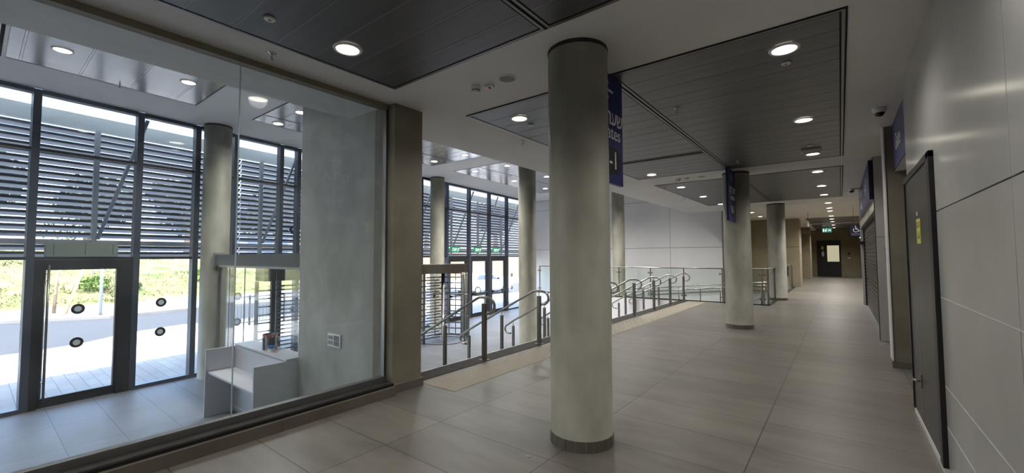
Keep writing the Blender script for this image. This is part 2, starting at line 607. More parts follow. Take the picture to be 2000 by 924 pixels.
XR = 0.55
panel_wall('wall_right', 'x', XR, 0.02, [YB, -9.9, -6.8, -3.6, -0.55, 2.55, 5.75], [0.0, 1.845, 3.32], 0.008, [M['clad'], M['joint']], 'glossy pale grey cladding wall on the right of the concourse', 1)
g = G()
for z in (1.236, 0.335, 0.62):
    g.box(XR - 0.0012, XR + 0.001, -8, 4.22, z - 0.002, z + 0.002)
struct(g.done('trim_3', M['white_joint']), 'thin pale joint lines across the lower cladding panels', 'trim')
g = G()   # return and recess walls on the right
g.box(XR + 0.005, 0.72, 5.70, 5.752, 0, ZC)
g.box(0.72, 2.6, 5.60, 5.752, 0, ZC)
struct(g.done('wall_return', M['clad']), 'edge of the right hand cladding beside the gate opening', 'wall')
g = G()
g.box(0.53, 2.6, 7.79, 8.08, 0, ZC)
struct(g.done('wall_tan_pier', M['pier']), 'tan concrete pier between the two gate openings', 'wall')
g = G()
g.box(0.515, 0.53, 7.77, 8.08, 0.095, ZC)
struct(g.done('trim_4', M['clad_white']), 'pale plaster strip on the edge of the tan pier', 'trim')
g = G()
g.box(0.512, 2.6, 7.772, 7.79, 0, 0.09)
struct(g.done('baseboard_pier_right', M['skirt']), 'taupe skirting at the foot of the tan pier', 'baseboard')
g = G()
g.box(2.6, 2.8, 5.6, 10.1, 0, ZC)
struct(g.done('wall_recess', M['tan_wall']), 'back wall of the gate openings', 'wall')
panel_wall('wall_portal', 'y', 10.04, 0.02, [0.515, 1.2, 2.6], [0.0, 1.857, 3.32], 0.008, [M['clad'], M['joint']], 'pale cladding return beside the roller shutter', 1)
g = G()
g.box(0.515, 0.8, 10.06, 10.25, 0, ZC)
g.box(0.515, 0.95, 10.25, 16.95, 2.36, 2.56)
g.box(0.58, 0.95, 10.25, 16.95, 2.56, ZC)
g.box(0.515, 0.95, 16.95, 17.2, 0, ZC)
struct(g.done('wall_shutter', M['clad']), 'pale wall framing the roller shutter', 'wall')
g = G()
g.box(1.1, 1.3, 17.2, 38.2, 0, ZC)
g.box(0.95, 1.3, 17.1, 17.2, 0, ZC)
struct(g.done('wall_corridor_right', M['tan_wall']), 'tan wall on the right of the far corridor', 'wall')
g = G()
g.box(-1.9, 1.3, 38.0, 38.2, 0, ZC)
struct(g.done('wall_corridor_end', M['tan_wall']), 'tan wall closing the far corridor', 'wall')
g = G()
g.box(-5.2, -1.545, 24.6, 25.9, ZL, ZC)
g.box(-2.2, -1.95, 25.9, 38.0, 0, ZC)
g.box(-1.95, -1.53, 33.2, 34.9, 0, ZC)
struct(g.done('wall_corridor_left', M['tan_wall'], bevel=0.01), 'tan plaster wall with piers on the left of the far corridor', 'wall')
g = G()
g.box(-5.2, -1.56, 24.594, 24.60, 1.945, 1.953)
struct(g.done('trim_5', M['joint']), 'dark joint across the tan wall behind the ramp', 'trim')
panel_wall('wall_hall_end', 'y', 18.5, 0.03, [-13.4, -9.2, -5.77, -3.68], [ZL, 1.875, 3.93, ZU], 0.014, [M['clad_white'], M['joint']], 'tall white panelled wall closing the entrance hall', 1)
g = G()
g.box(-3.72, -3.60, 18.47, 18.72, ZL, ZC)
struct(g.done('trim_6', M['steel_dark']), 'metal corner trim at the end of the white hall wall', 'trim')
g = G()
g.box(-3.9, -3.7, 18.7, 24.6, ZL, ZC)
struct(g.done('wall_ramp_side', M['tan_wall']), 'side wall of the ramp landing', 'wall')
g = G()
g.box(FX - 0.12 * YB - 0.05, 3.2, YB - 0.2, YB, ZL, ZU)
struct(g.done('wall_back', M['clad']), 'wall behind the camera', 'wall')

# roof slab over the hall and the storeys above, which shade the pavement
g = G()
g.prism([(3.4, YB - 1), (3.4, 40), (-4.6, 40), (FX - 0.12 * 22 - 0.16, 22), (FX - 0.12 * (YB - 1) - 0.16, YB - 1)], ZU + 0.3, ZU + 0.8)
struct(g.done('ceiling_roof_slab', M['canopy_grey']), 'roof slab above the hall', 'roof')

# ------------------------------------------------------------------ ceiling panel fields
def ceiling_field(label, poly, z, planks, mat, parent_group, seam=0.015, k=1.0):
    """a field of metal planks set in the ceiling; poly is x0,x1 at y0 / x0,x1 at y1"""
    x00, x10, x01, x11, y0, y1 = poly
    t = thing('ceiling_panel_field', label, 'ceiling panel', ((x00 + x10) / 2, (y0 + y1) / 2, z), 0, parent_group)
    cx, cy = t.location.x, t.location.y
    def xa(y): return x00 + (x01 - x00) * (y - y0) / (y1 - y0) - cx
    def xb(y): return x10 + (x11 - x10) * (y - y0) / (y1 - y0) - cx
    g = G()
    y = y0 + 0.05 * k
    while y < y1 - 0.06:
        e = min(y + planks, y1 - 0.05 * k)
        g.prism([(xa(y) + 0.05 * k, y - cy + 0.002), (xb(y) - 0.05 * k, y - cy + 0.002), (xb(e) - 0.05 * k, e - cy - 0.002), (xa(e) + 0.05 * k, e - cy - 0.002)], -0.008, -0.002)
        y = e
    yy = y0 + 0.05 + planks
    while yy < y1 - 0.1:
        g.box(xa(yy) + 0.05 * k, xb(yy) - 0.05 * k, yy - cy - seam / 2, yy - cy + seam / 2, -0.0095, -0.004, None, 1)
        yy += planks
    g.done('metal_planks', [mat, M['panel_seam'] if mat is M['panel_dark'] else M['frame_alu']], t)
    def strip(w0, w1, z0, name, m):
        g = G()
        for (a, b) in (((xa(y0), y0), (xb(y0), y0)), ((xb(y0), y0), (xb(y1), y1)), ((xb(y1), y1), (xa(y1), y1)), ((xa(y1), y1), (xa(y0), y0))):
            pa, pb = Vector((a[0], a[1] - cy)), Vector((b[0], b[1] - cy))
            d = (pb - pa).normalized()
            nrm = Vector((-d.y, d.x))
            w0_, w1_ = w0 * k, w1 * k
            p1, p2 = pa + nrm * w0_ + d * w0_, pb + nrm * w0_ - d * w0_
            p3, p4 = pb + nrm * w1_ - d * w1_, pa + nrm * w1_ + d * w1_
            g.prism([p1[:], p2[:], p3[:], p4[:]], z0, -0.001)
        g.done(name, m, t)
    strip(0.0, 0.014, -0.006, 'shadow_gap', M['black_gap'])
    strip(0.014, 0.036, -0.012, 'edge_trim', M['frame_alu'])
    strip(0.036, 0.05, -0.006, 'inner_gap', M['black_gap'])
    return t

XS = -1.755
CG = 'dark metal panel fields in the concourse ceiling'
for y0, y1, nm in ((-3.2, 2.72, 'nearest the camera'), (3.80, 9.56, 'above the two round columns'), (10.62, 16.19, 'beyond the second round column')):
    ceiling_field('dark grey metal plank ceiling field ' + nm + ', half over the stair side', (-3.69, XS, -3.69, XS, y0, y1), ZC, 0.31, M['panel_dark'], CG)
    ceiling_field('dark grey metal plank ceiling field ' + nm + ', half beside the right wall', (XS, 0.10, XS, 0.10, y0, y1), ZC, 0.31, M['panel_dark'], CG)
ceiling_field('dark ceiling field over the start of the far corridor', (-1.3, 0.9, -1.3, 0.9, 24.9, 29.4), ZC, 0.31, M['panel_dark'], CG)
ceiling_field('dark ceiling field at the end of the far corridor', (-1.3, 0.9, -1.3, 0.9, 30.2, 37.6), ZC, 0.31, M['panel_dark'], CG)
def ux(Y): return -9.40 - 0.092 * Y
UG = 'shiny metal panel fields in the entrance hall ceiling'
for (y0, y1, nm) in ((-3.4, 2.57, 'over the booth'), (3.57, 9.02, 'over the turnstiles'), (10.05, 16.1, 'in front of the exit doors')):
    if y0 < 0:
        ceiling_field('daylight-toned plank ceiling field ' + nm, (ux(y0), -5.6, ux(y1), -5.6, y0, y1), ZU, 0.62, M['panel_up'], UG, 0.004, 0.45)
        continue
    ceiling_field('daylight-toned plank ceiling field ' + nm + ', beside the glass front', (ux(y0), -9.2, ux(y1), -9.2, y0, y1), ZU, 0.31, M['panel_up'], UG, 0.003, 0.45)
    ceiling_field('daylight-toned plank ceiling field ' + nm + ', inner half by the bulkhead', (-9.2, -5.6, -9.2, -5.6, y0, y1), ZU, 0.31, M['panel_up'], UG, 0.003, 0.45)

# linear air slots
t = thing('air_slot', 'long dark air slot across the second dark ceiling field', 'air vent', (-2.55, 7.66, ZC - 0.008))
G().box(-0.82, 0.72, -0.07, 0.07, -0.006, 0.0).done('slot_opening', M['black_gap'], t)
g = G()
g.box(-0.84, 0.74, -0.085, -0.07, -0.008, 0.0)
g.box(-0.84, 0.74, 0.07, 0.085, -0.008, 0.0)
g.done('slot_frame', M['frame_alu'], t)
t = thing('air_grille', 'white linear air grille with dark slots above the booth', 'air vent', (-8.7, 0.02, ZU - 0.008))
G().box(-0.72, 0.75, -0.2, 0.2, -0.006, 0.0).done('grille_backing', M['black_gap'], t)
g = G()
for i in range(6):
    g.box(-0.72, 0.75, -0.2 + i * 0.072, -0.2 + i * 0.072 + 0.036, -0.02, -0.006)
g.done('grille_slat', M['plastic_white'], t)

# ------------------------------------------------------------------ round columns
def column(loc, r, z1, label, base=True, mat='concrete'):
    t = thing('round_column', label, 'column', loc, 0, 'round concrete columns')
    g = G()
    g.lathe([(0, 0.0), (r, 0.0), (r, 0.0), (r, z1 - loc[2] - 0.01), (r * 0.985, z1 - loc[2] - 0.002), (0, z1 - loc[2])], 64)
    g.done('shaft', M[mat], t)
    if base:
        g = G()
        rr = r + 0.008
        n = 20
        for i in range(n):
            a0, a1 = 2 * PI * (i + 0.03) / n, 2 * PI * (i + 0.97) / n
            pts = [(rr * math.cos(a0 + (a1 - a0) * k / 4), rr * math.sin(a0 + (a1 - a0) * k / 4)) for k in range(5)]
            pin = [(p[0] * (r - 0.004) / rr, p[1] * (r - 0.004) / rr) for p in reversed(pts)]
            g.prism(pts + pin, 0.0, 0.085)
        g.done('skirting_ring', M['skirt'], t)
    g = G()
    g.lathe([(r + 0.001, z1 - loc[2] - 0.035), (r + 0.004, z1 - loc[2] - 0.02), (r + 0.001, z1 - loc[2] - 0.0)], 64)
    g.done('top_joint', M['granite'], t)
    return t
column((-1.765, 3.213, 0), 0.257, ZC, 'round concrete column nearest the camera, in the middle of the concourse')
column((-1.745, 10.16, 0), 0.262, ZC, 'second round concrete column, with a navy sign hanging before it')
column((-1.735, 17.2, 0), 0.27, ZC, 'third round concrete column, behind the corner of the glass railing')
column((-10.83, 3.31, ZL), 0.26, ZU, 'round concrete column inside the booth, beside the dark door header', False)
column((-11.67, 10.53, ZL), 0.26, ZU, 'round concrete column against the glass front behind the turnstile', False)
column((-7.34, 10.18, ZL), 0.262, ZU, 'round concrete column standing in the hall beyond the stair handrails', False)
column((-7.55, 17.2, ZL), 0.262, ZU, 'round concrete column in front of the white hall wall', False)

# ------------------------------------------------------------------ glazed facade
fr = sempty('window_front', 'full height anthracite glazed front of the entrance hall', 'window', (FX, 0, 0), FTH)
def fbox(g, Y0, Y1, d0, d1, z0, z1, mi=0):
    # d: outward depth (positive out)
    return g.box(-d1, -d0, S(Y0), S(Y1), z0, z1, None, mi)
right_edges = [-12.6, -11.1, -9.7, -8.2, -6.7, -5.2, -3.7, -2.2, -0.8, 0.683, 2.08, 3.071, 3.85, 4.932, 5.401, 6.96, 8.53, 10.096, 11.533, 12.969, 14.471, 15.972, 17.45]
bays = []
for i, y in enumerate(right_edges):
    bays.append((y, right_edges[i + 1] - 0.1 if i + 1 < len(right_edges) else 18.4))
bpy.data.objects.remove(fr)
nw = nd = 0
door_bays = (9, 18, 19, 20)
for i, (a, b) in enumerate(bays):
    yc = (a + b) / 2
    isdoor = i in door_bays
    if isdoor:
        nd += 1
        nm = 'door_%d' % nd
        lb = ('glazed black entrance door of the booth with a tall pull bar' if i == 9 else
              {18: 'glazed exit door nearest the turnstile', 19: 'middle glazed exit door of the hall', 20: 'glazed exit door nearest the white hall wall'}[i])
        w = sempty(nm, lb, 'door', (FX, 0, 0), FTH)
    else:
        nw += 1
        nm = 'window_%d' % nw
        w = sempty(nm, None, None, (FX, 0, 0), FTH)
    # mullion on the near side (one per bay), transoms
    g = G()
    fbox(g, a - 0.1, a, 0, 0.16, ZL, ZU)
    if i == len(bays) - 1:
        fbox(g, b, b + 0.1, 0, 0.16, ZL, ZU)
    g.done('mullion', M['mullion'], w, 0.004)
    g = G()
    fbox(g, a, b, 0.03, 0.13, 3.39, 3.44)
    fbox(g, a, b, 0.03, 0.13, 1.51, 1.56)
    g.done('transom', M['door_black'], w)
    g = G()
    fbox(g, a, b, 0.0, 0.15, ZU - 0.07, ZU)
    if not isdoor:
        fbox(g, a, b, 0.0, 0.15, ZL, ZL + 0.07)
    g.done('head_and_sill', M['mullion'], w)
    for z0, z1, nme in ((3.44, ZU - 0.07, 'upper_pane'), (1.56, 3.39, 'middle_pane')):
        g = G()
        fbox(g, a, b, 0.075, 0.085, z0, z1)
        g.done(nme, M['glass_out'], w)
    if not isdoor:
        g = G()
        fbox(g, a, b, 0.075, 0.085, ZL + 0.07, 1.51)
        g.done('lower_pane', M['glass_out'], w)
    else:
        jl = 0.10 if i == 9 else 0.10
        jr = 0.20 if i == 9 else 0.22
        g = G()
        fbox(g, a, a + jl, 0.0, 0.12, ZL, 1.51)
        fbox(g, b - jr, b, 0.0, 0.12, ZL, 1.51)
        fbox(g, a + jl, b - jr, 0.0, 0.12, 1.33, 1.51)
        g.done('door_frame', M['door_black'], w, 0.004)
        leaf = G()
        p0, p1 = a + jl, b - jr
        fbox(leaf, p0, p0 + 0.035, 0.02, 0.09, ZL + 0.01, 1.33)
        fbox(leaf, p1 - 0.035, p1, 0.02, 0.09, ZL + 0.01, 1.33)
        fbox(leaf, p0, p1, 0.02, 0.09, ZL + 0.01, ZL + 0.17)
        lf = leaf.done('door_leaf', M['door_black'], w, 0.003)
        g = G()
        fbox(g, p0 + 0.035, p1 - 0.035, 0.05, 0.06, ZL + 0.17, 1.33)
        g.done('door_pane', M['glass_out'], w)
        if i == 9:
            g = G()
            for d in (-0.06, 0.17):
                g.tube([(-d, S(p0 + 0.06), -0.9), (-d, S(p0 + 0.06), 1.42)], 0.018, 12)
            for z in (-0.6, 1.15):
                g.tube([(0.06, S(p0 + 0.06), z), (-0.17, S(p0 + 0.06), z)], 0.01, 8)
            g.done('pull_bar', M['steel_dark'], w)
        else:
            g = G()
            g.tube([(0.06, S(p0 + 0.02), -0.03), (0.06, S(p1 - 0.02), -0.03)], 0.018, 10)
            for yy in (p0 + 0.02, p1 - 0.02):
                fbox(g, yy - 0.02, yy + 0.02, -0.07, 0.02, -0.07, 0.01)
            g.done('panic_bar', M['black'], w)
    # ring shaped visibility stickers where the photo shows them
    spots = {9: [1.245], 10: [2.47], 12: [3.93], 21: [16.38]}.get(i, [])
    for yy in spots:
        for z in (0.62, 0.02):
            g = G()
            for mi, (r0, r1, d) in enumerate(((0.05, 0.092, 0.07), (0.0, 0.052, 0.0705))):
                n = 28
                if i == 9:
                    d -= 0.026
                for k in range(n):
                    t0, t1 = 2 * PI * k / n, 2 * PI * (k + 1) / n
                    q = [(-d, S(yy) + r * math.cos(t), z + r * math.sin(t)) for r, t in ((r1, t0), (r1, t1), (r0, t1), (r0, t0))]
                    if r0 == 0:
                        f = g.bm.faces.new([g.bm.verts.new(Vector(p)) for p in q[:3]])
                        f.material_index = mi
                    else:
                        g.quad(*q, mi=mi)
            g.done('ring_sticker', [M['ring_black'], M['ring_pale']], w)

# exit signs above the three exit doors, hung inside the middle panes
for k, (Yc, lb) in enumerate(((11.86, 'green lit exit sign over the exit door nearest the turnstile'), (13.37, 'green lit exit sign over the middle exit door'), (14.78, 'green lit exit sign over the exit door nearest the white wall'))):
    p = fac(Yc, -0.06)
    t = thing('exit_sign', lb, 'exit sign', (p.x, p.y, 1.82), FTH, 'green exit signs over the glass doors')
    G().box(-0.02, 0.02, -0.27, 0.27, -0.10, 0.10).done('sign_panel', M['green_sign'], t, 0.004)
    text('sign_lettering', 'האיצי'[::1] if False else '\u05d4\u05d0\u05d9\u05e6\u05d9', 0.2, M['exit_white'], t, face_px(0.021, 0, 0), bold=0.004)
    for yy in (-0.2, 0.2):
        G().tube([(0, yy, 0.10), (0, yy, 0.2)], 0.005, 6).done('sign_hanger', M['steel_dark'], t)
    g = G()
    g.box(-0.015, 0.015, -0.22, 0.22, 0.2, 0.215)
    g.box(-0.06, 0.0, -0.22, -0.19, 0.2, 0.215)
    g.box(-0.06, 0.0, 0.19, 0.22, 0.2, 0.215)
    g.done('sign_bracket', M['steel_dark'], t)

# grey-green board resting on the door header of the booth door
p = fac(1.28, 0.06)
t = thing('boarded_operator_box', 'grey green board box lying on the black header of the booth door', 'box', (p.x, p.y, 1.56), FTH)
G().box(-0.06, 0.05, -0.475, 0.475, 0.0, 0.27).done('box_body', M['cardboard_green'], t, 0.004)
for yy in (-0.38, 0.02, 0.40):
    G().box(0.05, 0.0515, yy - 0.004, yy + 0.004, 0.03, 0.24).done('box_seam', M['granite'], t)

# ------------------------------------------------------------------ outside canopy and louvre screen
OFF = 1.1
g = G()
g.box(-OFF - 1.0, -0.17, S(YB), S(19), ZU - 0.02, ZU + 0.0)
struct(g.done('ceiling_canopy', M['canopy'], None, 0, (FX, 0, 0), FTH), 'white soffit of the canopy outside the glass front', 'canopy')
g = G()
g.box(-OFF - 0.12, -OFF + 0.02, S(YB), S(19), 4.14, ZU - 0.02)
struct(g.done('ceiling_fascia', M['canopy_grey'], None, 0, (FX, 0, 0), FTH), 'grey fascia beam above the louvres', 'canopy')
segs = [(YB, 4.4, 'sunshade louvre screen outside the booth'), (4.42, 10.9, 'sunshade louvre screen outside the turnstiles'), (10.92, 19.0, 'sunshade louvre screen outside the exit doors')]
post_Y = [[-13.1, -10.1, -7.2, -4.2, -1.3, 1.65], [4.9, 7.7, 10.4], [12.9, 14.85, 16.88]]
for (a, b, lb), posts in zip(segs, post_Y):
    t = thing('louvre_screen', lb, 'louvre screen', (FX, 0, 0), FTH, 'louvre screens along the glass front')
    g = G()
    n = 20
    for k in range(n):
        z = 1.60 + k * 0.1275
        if 1 < k < 4 and k == 2:
            continue
        # plate sloping down towards the street, its inner lip coloured dark for shade
        T = Matrix.Translation((-OFF, 0, z)) @ Matrix.Rotation(math.radians(-30), 4, 'Y')
        W = Matrix(((1, 0, 0, 0), (0, 0, 1, 0), (0, 1, 0, 0), (0, 0, 0, 1)))
        g.prism([(-0.066, -0.005), (0.055, -0.009), (0.055, 0.009), (-0.066, 0.005)], S(a), S(b), T @ W)
        g.prism([(0.038, 0.016), (0.054, 0.016), (0.054, 0.066), (0.038, 0.066)], S(a), S(b), Matrix.Translation((-OFF, 0, z)) @ W, 1)
    g.done('louvre_blade', [M['louver'], M['mullion']], t)
    g = G()
    g.box(-OFF - 0.08, -OFF + 0.06, S(a), S(b), 1.80, 1.90)
    g.done('louvre_beam', M['louver'], t)
    for Y in posts:
        G().box(-OFF + 0.05, -OFF + 0.13, S(Y) - 0.04, S(Y) + 0.04, 1.55, 4.12).done('louvre_post', M['louver_post'], t)
        g = G()
        g.tube([(-OFF + 0.13, S(Y) + 0.05, 1.92), (-0.22, S(Y) + 0.55, ZU - 0.08)], 0.035, 8)
        g.done('louvre_brace', M['louver_post'], t)
# big letters of the outdoor name sign, fixed to the louvres
for k, Y in enumerate((5.80, 6.28)):
    p = fac(Y, OFF - 0.16)
    t = thing('sign_letter', ('dark blue round letter on the louvres, left one beside the mullion' if k == 0 else 'dark blue second letter on the louvres, cut off by the concrete wall'), 'letter', (p.x, p.y, 2.32), FTH, 'blue letters on the louvre screen')
    g = G()
    if k == 0:
        n = 28
        for i in range(n):
            t0, t1 = 2 * PI * i / n, 2 * PI * (i + 1) / n
            r0, r1 = 0.07, 0.125
            poly = [(r1 * math.cos(t0), r1 * math.sin(t0)), (r1 * math.cos(t1), r1 * math.sin(t1)), (r0 * math.cos(t1), r0 * math.sin(t1)), (r0 * math.cos(t0), r0 * math.sin(t0))]
            g.prism(poly, -0.03, 0.03, face_px(0, 0, 0))
    else:
        g.box(-0.03, 0.03, -0.10, -0.045, -0.11, 0.11)
        g.box(-0.03, 0.03, -0.10, 0.10, 0.055, 0.11)
        g.box(-0.03, 0.03, 0.045, 0.10, -0.11, 0.11)
    lt = g.done('letter_face', M['letter_blue'], t)
    G().box(-0.09, -0.03, -0.012, 0.012, -0.1, -0.07).done('letter_pin', M['louver_post'], t)

# ------------------------------------------------------------------ booth: glass partition, front glazing, desk
t = thing('glass_partition', 'tall frameless glass partition on the left between concourse and booth', 'glass partition', (-4.17, 0, 0))
for a, b in ((-8.0, -5.4), (-5.395, -2.0), (-1.995, 1.425), (1.43, 2.945)):
    g = G()
    g.box(-0.006, 0.006, a, b, 0.14, 3.28)
    g.done('glass_pane', M['glass_dusty'], t)
for y in (1.4275, -1.9975, -5.3975):
    G().box(-0.007, 0.007, y - 0.0035, y + 0.0035, 0.15, 3.27).done('joint_line', M['glass_edge'], t)
g = G()
g.box(-0.035, 0.035, -8.0, 2.955, 0.1285, 0.178)
g.done('bottom_channel', M['frame_alu'], t)
g = G()
g.box(-0.045, 0.045, -8.0, 2.955, 3.262, 3.318)
g.done('top_channel', M['pier'], t)
g = G()
g.box(-0.03, 0.03, 2.94, 2.968, 0.15, 3.27)
g.done('side_channel', M['steel_dark'], t)
g = G()
g.box(-4.05, -3.97, -8.0, 2.95, 0.0, 0.128)
struct(g.done('trim_7', M['black_gap']), 'black recessed ledge below the glass partition', 'trim')
g = G()
g.box(-4.25, -4.045, -8.0, 2.965, 0.0, 0.1285)
g.box(-4.05, -3.985, -8.0, 2.945, 0.128, 0.133)
struct(g.done('trim_8', M['granite']), 'dark granite ledge the glass partition stands on', 'trim')
g = G()
y = 2.95
while y > -7.9:
    g.box(-4.0, -3.935, max(y - 1.198, -8.0), y, 0.0, 0.1)
    y -= 1.2
struct(g.done('baseboard_partition', M['skirt'], bevel=0.002), 'taupe tile skirting along the foot of the glass partition', 'baseboard')

t = thing('booth_glazing', 'clear glazed front of the booth under a dark steel header', 'glass partition', (0, 3.3, 0))
g = G()
g.box(-10.57, -4.2, -0.08, 0.07, 1.375, 1.60)
g.done('header_beam', M['header'], t, 0.004)
g = G()
g.box(-10.57, -10.50, -0.1, 0.09, 1.33, 1.64)
g.done('end_plate', M['plastic_grey'], t)
g = G()
g.box(-10.5, -6.0, -0.03, 0.03, 1.335, 1.375)
g.done('glazing_rail', M['plastic_white'], t)
xs = [-10.5, -9.92, -9.14, -7.75, -6.26]
for a, b in zip(xs[:-1], xs[1:]):
    g = G()
    g.box(a + 0.004, b - 0.004, -0.005, 0.005, ZL + 0.02, 1.34)
    g.done('glass_pane', M['glass'], t)
for x in xs[1:-1]:
    G().box(x - 0.006, x + 0.006, -0.007, 0.007, ZL + 0.02, 1.34).done('joint_line', M['mullion'], t)
g = G()
g.box(-10.53, -10.48, -0.03, 0.03, ZL, 1.34)
g.done('edge_channel', M['steel'], t)

t = thing('counter_desk', 'white laminate counter desk inside the booth', 'desk', (-7.22, 2.8, ZL))
g = G()
g.box(-0.95, -0.92, -0.40, 0.33, 0.0, 1.075)
g.done('side_panel', [M['laminate']], t, 0.002)
g = G()
g.box(0.92, 0.95, -0.40, 0.33, 0.0, 1.085)
g.done('side_panel', [M['laminate']], t, 0.002)
g = G()
g.box(-0.92, 0.92, -0.36, 0.02, 0.69, 0.72)
g.done('worktop', M['laminate'], t, 0.002)
g = G()
g.box(-0.92, 0.92, 0.02, 0.045, 0.0, 1.075)
g.done('back_panel', M['laminate'], t)
g = G()
g.box(-0.95, 0.96, 0.015, 0.345, 1.085, 1.115)
g.done('ledge', M['laminate'], t, 0.003)
g = G()
g.box(-0.92, 0.92, 0.0, 0.018, 0.08, 0.10)
g.done('rail', M['laminate_edge'], t)

t = thing('paint_can', 'dark paint tin with red and cream drips standing on the desk ledge', 'paint can', (-7.18, 2.975, ZL + 1.115))
g = G()
r, h = 0.105, 0.235
g.lathe([(0, 0), (r, 0), (r, 0.0), (r, h), (r, h), (r - 0.006, h), (r - 0.006, h - 0.02), (0, h - 0.02)], 36)
g.done('tin', M['can_dark'], t)
g = G()
rd = random.Random(3)
n = 36
for i in range(n):
    a0, a1 = 2 * PI * i / n, 2 * PI * (i + 1) / n
    ln = rd.choice((0.03, 0.045, 0.06, 0.09, 0.04))
    if i % 7 == 2:
        ln = 0.17
    mi = 1 if rd.random() < 0.3 or i % 7 == 2 else 0
    rr = r + 0.002
    g.quad((rr * math.cos(a0), rr * math.sin(a0), h), (rr * math.cos(a1), rr * math.sin(a1), h), (rr * math.cos(a1), rr * math.sin(a1), h - ln), (rr * math.cos(a0), rr * math.sin(a0), h - ln), mi)
g.done('paint_drip', [M['paint_drip'], M['paint_cream']], t)
g = G()
g.lathe([(r, h - 0.012), (r + 0.006, h - 0.008), (r + 0.006, h + 0.004), (r - 0.004, h + 0.004)], 36)
g.done('rim', M['paint_drip'], t)
t = thing('small_tub', 'small cream tub with a blue lid beside the paint tin', 'tub', (-6.97, 2.905, ZL + 1.115))
G().lathe([(0, 0), (0.045, 0), (0.045, 0), (0.05, 0.055), (0, 0.055)], 28).done('tub_body', M['tub'], t)
G().lathe([(0, 0.055), (0.052, 0.055), (0.052, 0.055), (0.052, 0.088), (0.05, 0.092), (0, 0.092)], 28).done('tub_lid', M['tub_blue'], t)

t = thing('wall_socket', 'white power and data socket plate on the concrete wall in the booth', 'socket', (-5.25, 2.965, 0.45))
G().box(-0.155, 0.155, -0.012, 0.004, -0.088, 0.088).done('plate', M['socket'], t, 0.008)
for i in range(2):
    for j in range(2):
        g = G()
        g.cyl((0, 0), 0.028, -0.002, 0.002, 20, 0, Matrix.Translation((-0.11 + i * 0.062, -0.013, -0.034 + j * 0.066)) @ Matrix.Rotation(PI / 2, 4, 'X'))
        g.done('power_outlet', M['plastic_grey'], t)
g = G()
for i in range(3):
    for j in range(2):
        g.box(0.0 + i * 0.046, 0.04 + i * 0.046, -0.015, -0.011, -0.066 + j * 0.068, -0.002 + j * 0.068)
g.done('data_port', M['plastic_grey'], t, 0.002)

# ------------------------------------------------------------------ tactile strip on the concourse
g = G()
g.box(-4.04, -3.52, 3.44, 15.0, 0.0, 0.004)
y = 3.47
row = 0
while y < 14.98:
    for i in range(10):
        x = -4.015 + i * 0.052 + (0.026 if row % 2 else 0)
        if x > -3.53:
            continue
        g.lathe([(0.017, 0.004), (0.013, 0.009), (0, 0.0095)], 7, (x, y, 0), 1)
    y += 0.052
    row += 1
tag(g.done('tactile_paving', [M['tactile'], M['stud']]), 'beige studded tactile strip along the top of the stairs', 'tactile paving')
t = thing('cigarette_butt', 'tiny white scrap lying on the floor tiles before the near column', 'scrap', (-1.94, 2.68, 0.0))
G().tube([(-0.012, 0, 0.004), (0.014, 0.004, 0.004)], 0.004, 8).done('scrap_paper', M['plastic_white'], t)
G().tube([(0.014, 0.004, 0.004), (0.022, 0.005, 0.004)], 0.0042, 8).done('scrap_tip', M['stake'], t)

# ------------------------------------------------------------------ stair handrails
def handrail(label, y):
    t = thing('stair_handrail', label, 'handrail', (-4.23, y, 0.0), 0, 'stainless handrails down the stairs')
    pts = []
    for k in range(9):       # upper scroll
        a = math.radians(-115 + k * 25.6)
        pts.append((0.085 + 0.115 * math.cos(a), 0, 0.805 + 0.112 * math.sin(a)))
    pts += [(0.0, 0, 0.925), (-0.09, 0, 0.922), (-0.135, 0, 0.905), (-0.18, 0, 0.882)]
    pts += [(-1.66, 0, 0.093), (-1.76, 0, 0.035), (-1.86, 0, -0.03)]
    for k in range(8):       # lower scroll
        a = math.radians(120 + k * 22)
        pts.append((-1.84 + 0.10 * math.cos(a), 0, -0.125 + 0.095 * math.sin(a)))
    pts.append((-1.77, 0, -0.22))
    G().tube(pts, 0.021, 12).done('rail', M['steel'], t)
    for dx, zb, zt, w in ((0.0, 0.0, 0.835, 0.034), (-0.85, -0.515, 0.43, 0.028), (-1.70, -0.858, -0.04, 0.028)):
        g = G()
        g.box(dx - w, dx + w, -w * 0.7, w * 0.7, zb, zt)
        po = g.done('post', M['steel_dark'], t, 0.003)
        g = G()
        zr = 0.925 if dx == 0 else 0.882 + (dx + 0.18) * 0.5331
        g.tube([(dx, 0, zt), (dx, 0, zr - 0.012)], 0.007, 8)
        g.done('stem', M['steel'], po)
        g = G()
        g.box(dx - w - 0.03, dx + w + 0.03, -w - 0.02, w + 0.02, zb, zb + 0.008)
        g.done('foot_plate', M['steel_dark'], po)
    return t
ords = ['first', 'second', 'third', 'fourth', 'fifth', 'sixth', 'seventh', 'eighth']
h0 = handrail('stainless stair handrail closest to the concrete pier', 4.757)
for k in range(1, 8):
    lb = 'stainless stair handrail, %s along the stairs counting from the concrete pier' % ords[k]
    if k == 7:
        lb = 'last stainless stair handrail, closest to the glass railing'
    dup(h0, (-4.23, 4.757 + 1.45 * k, 0.0), lb)

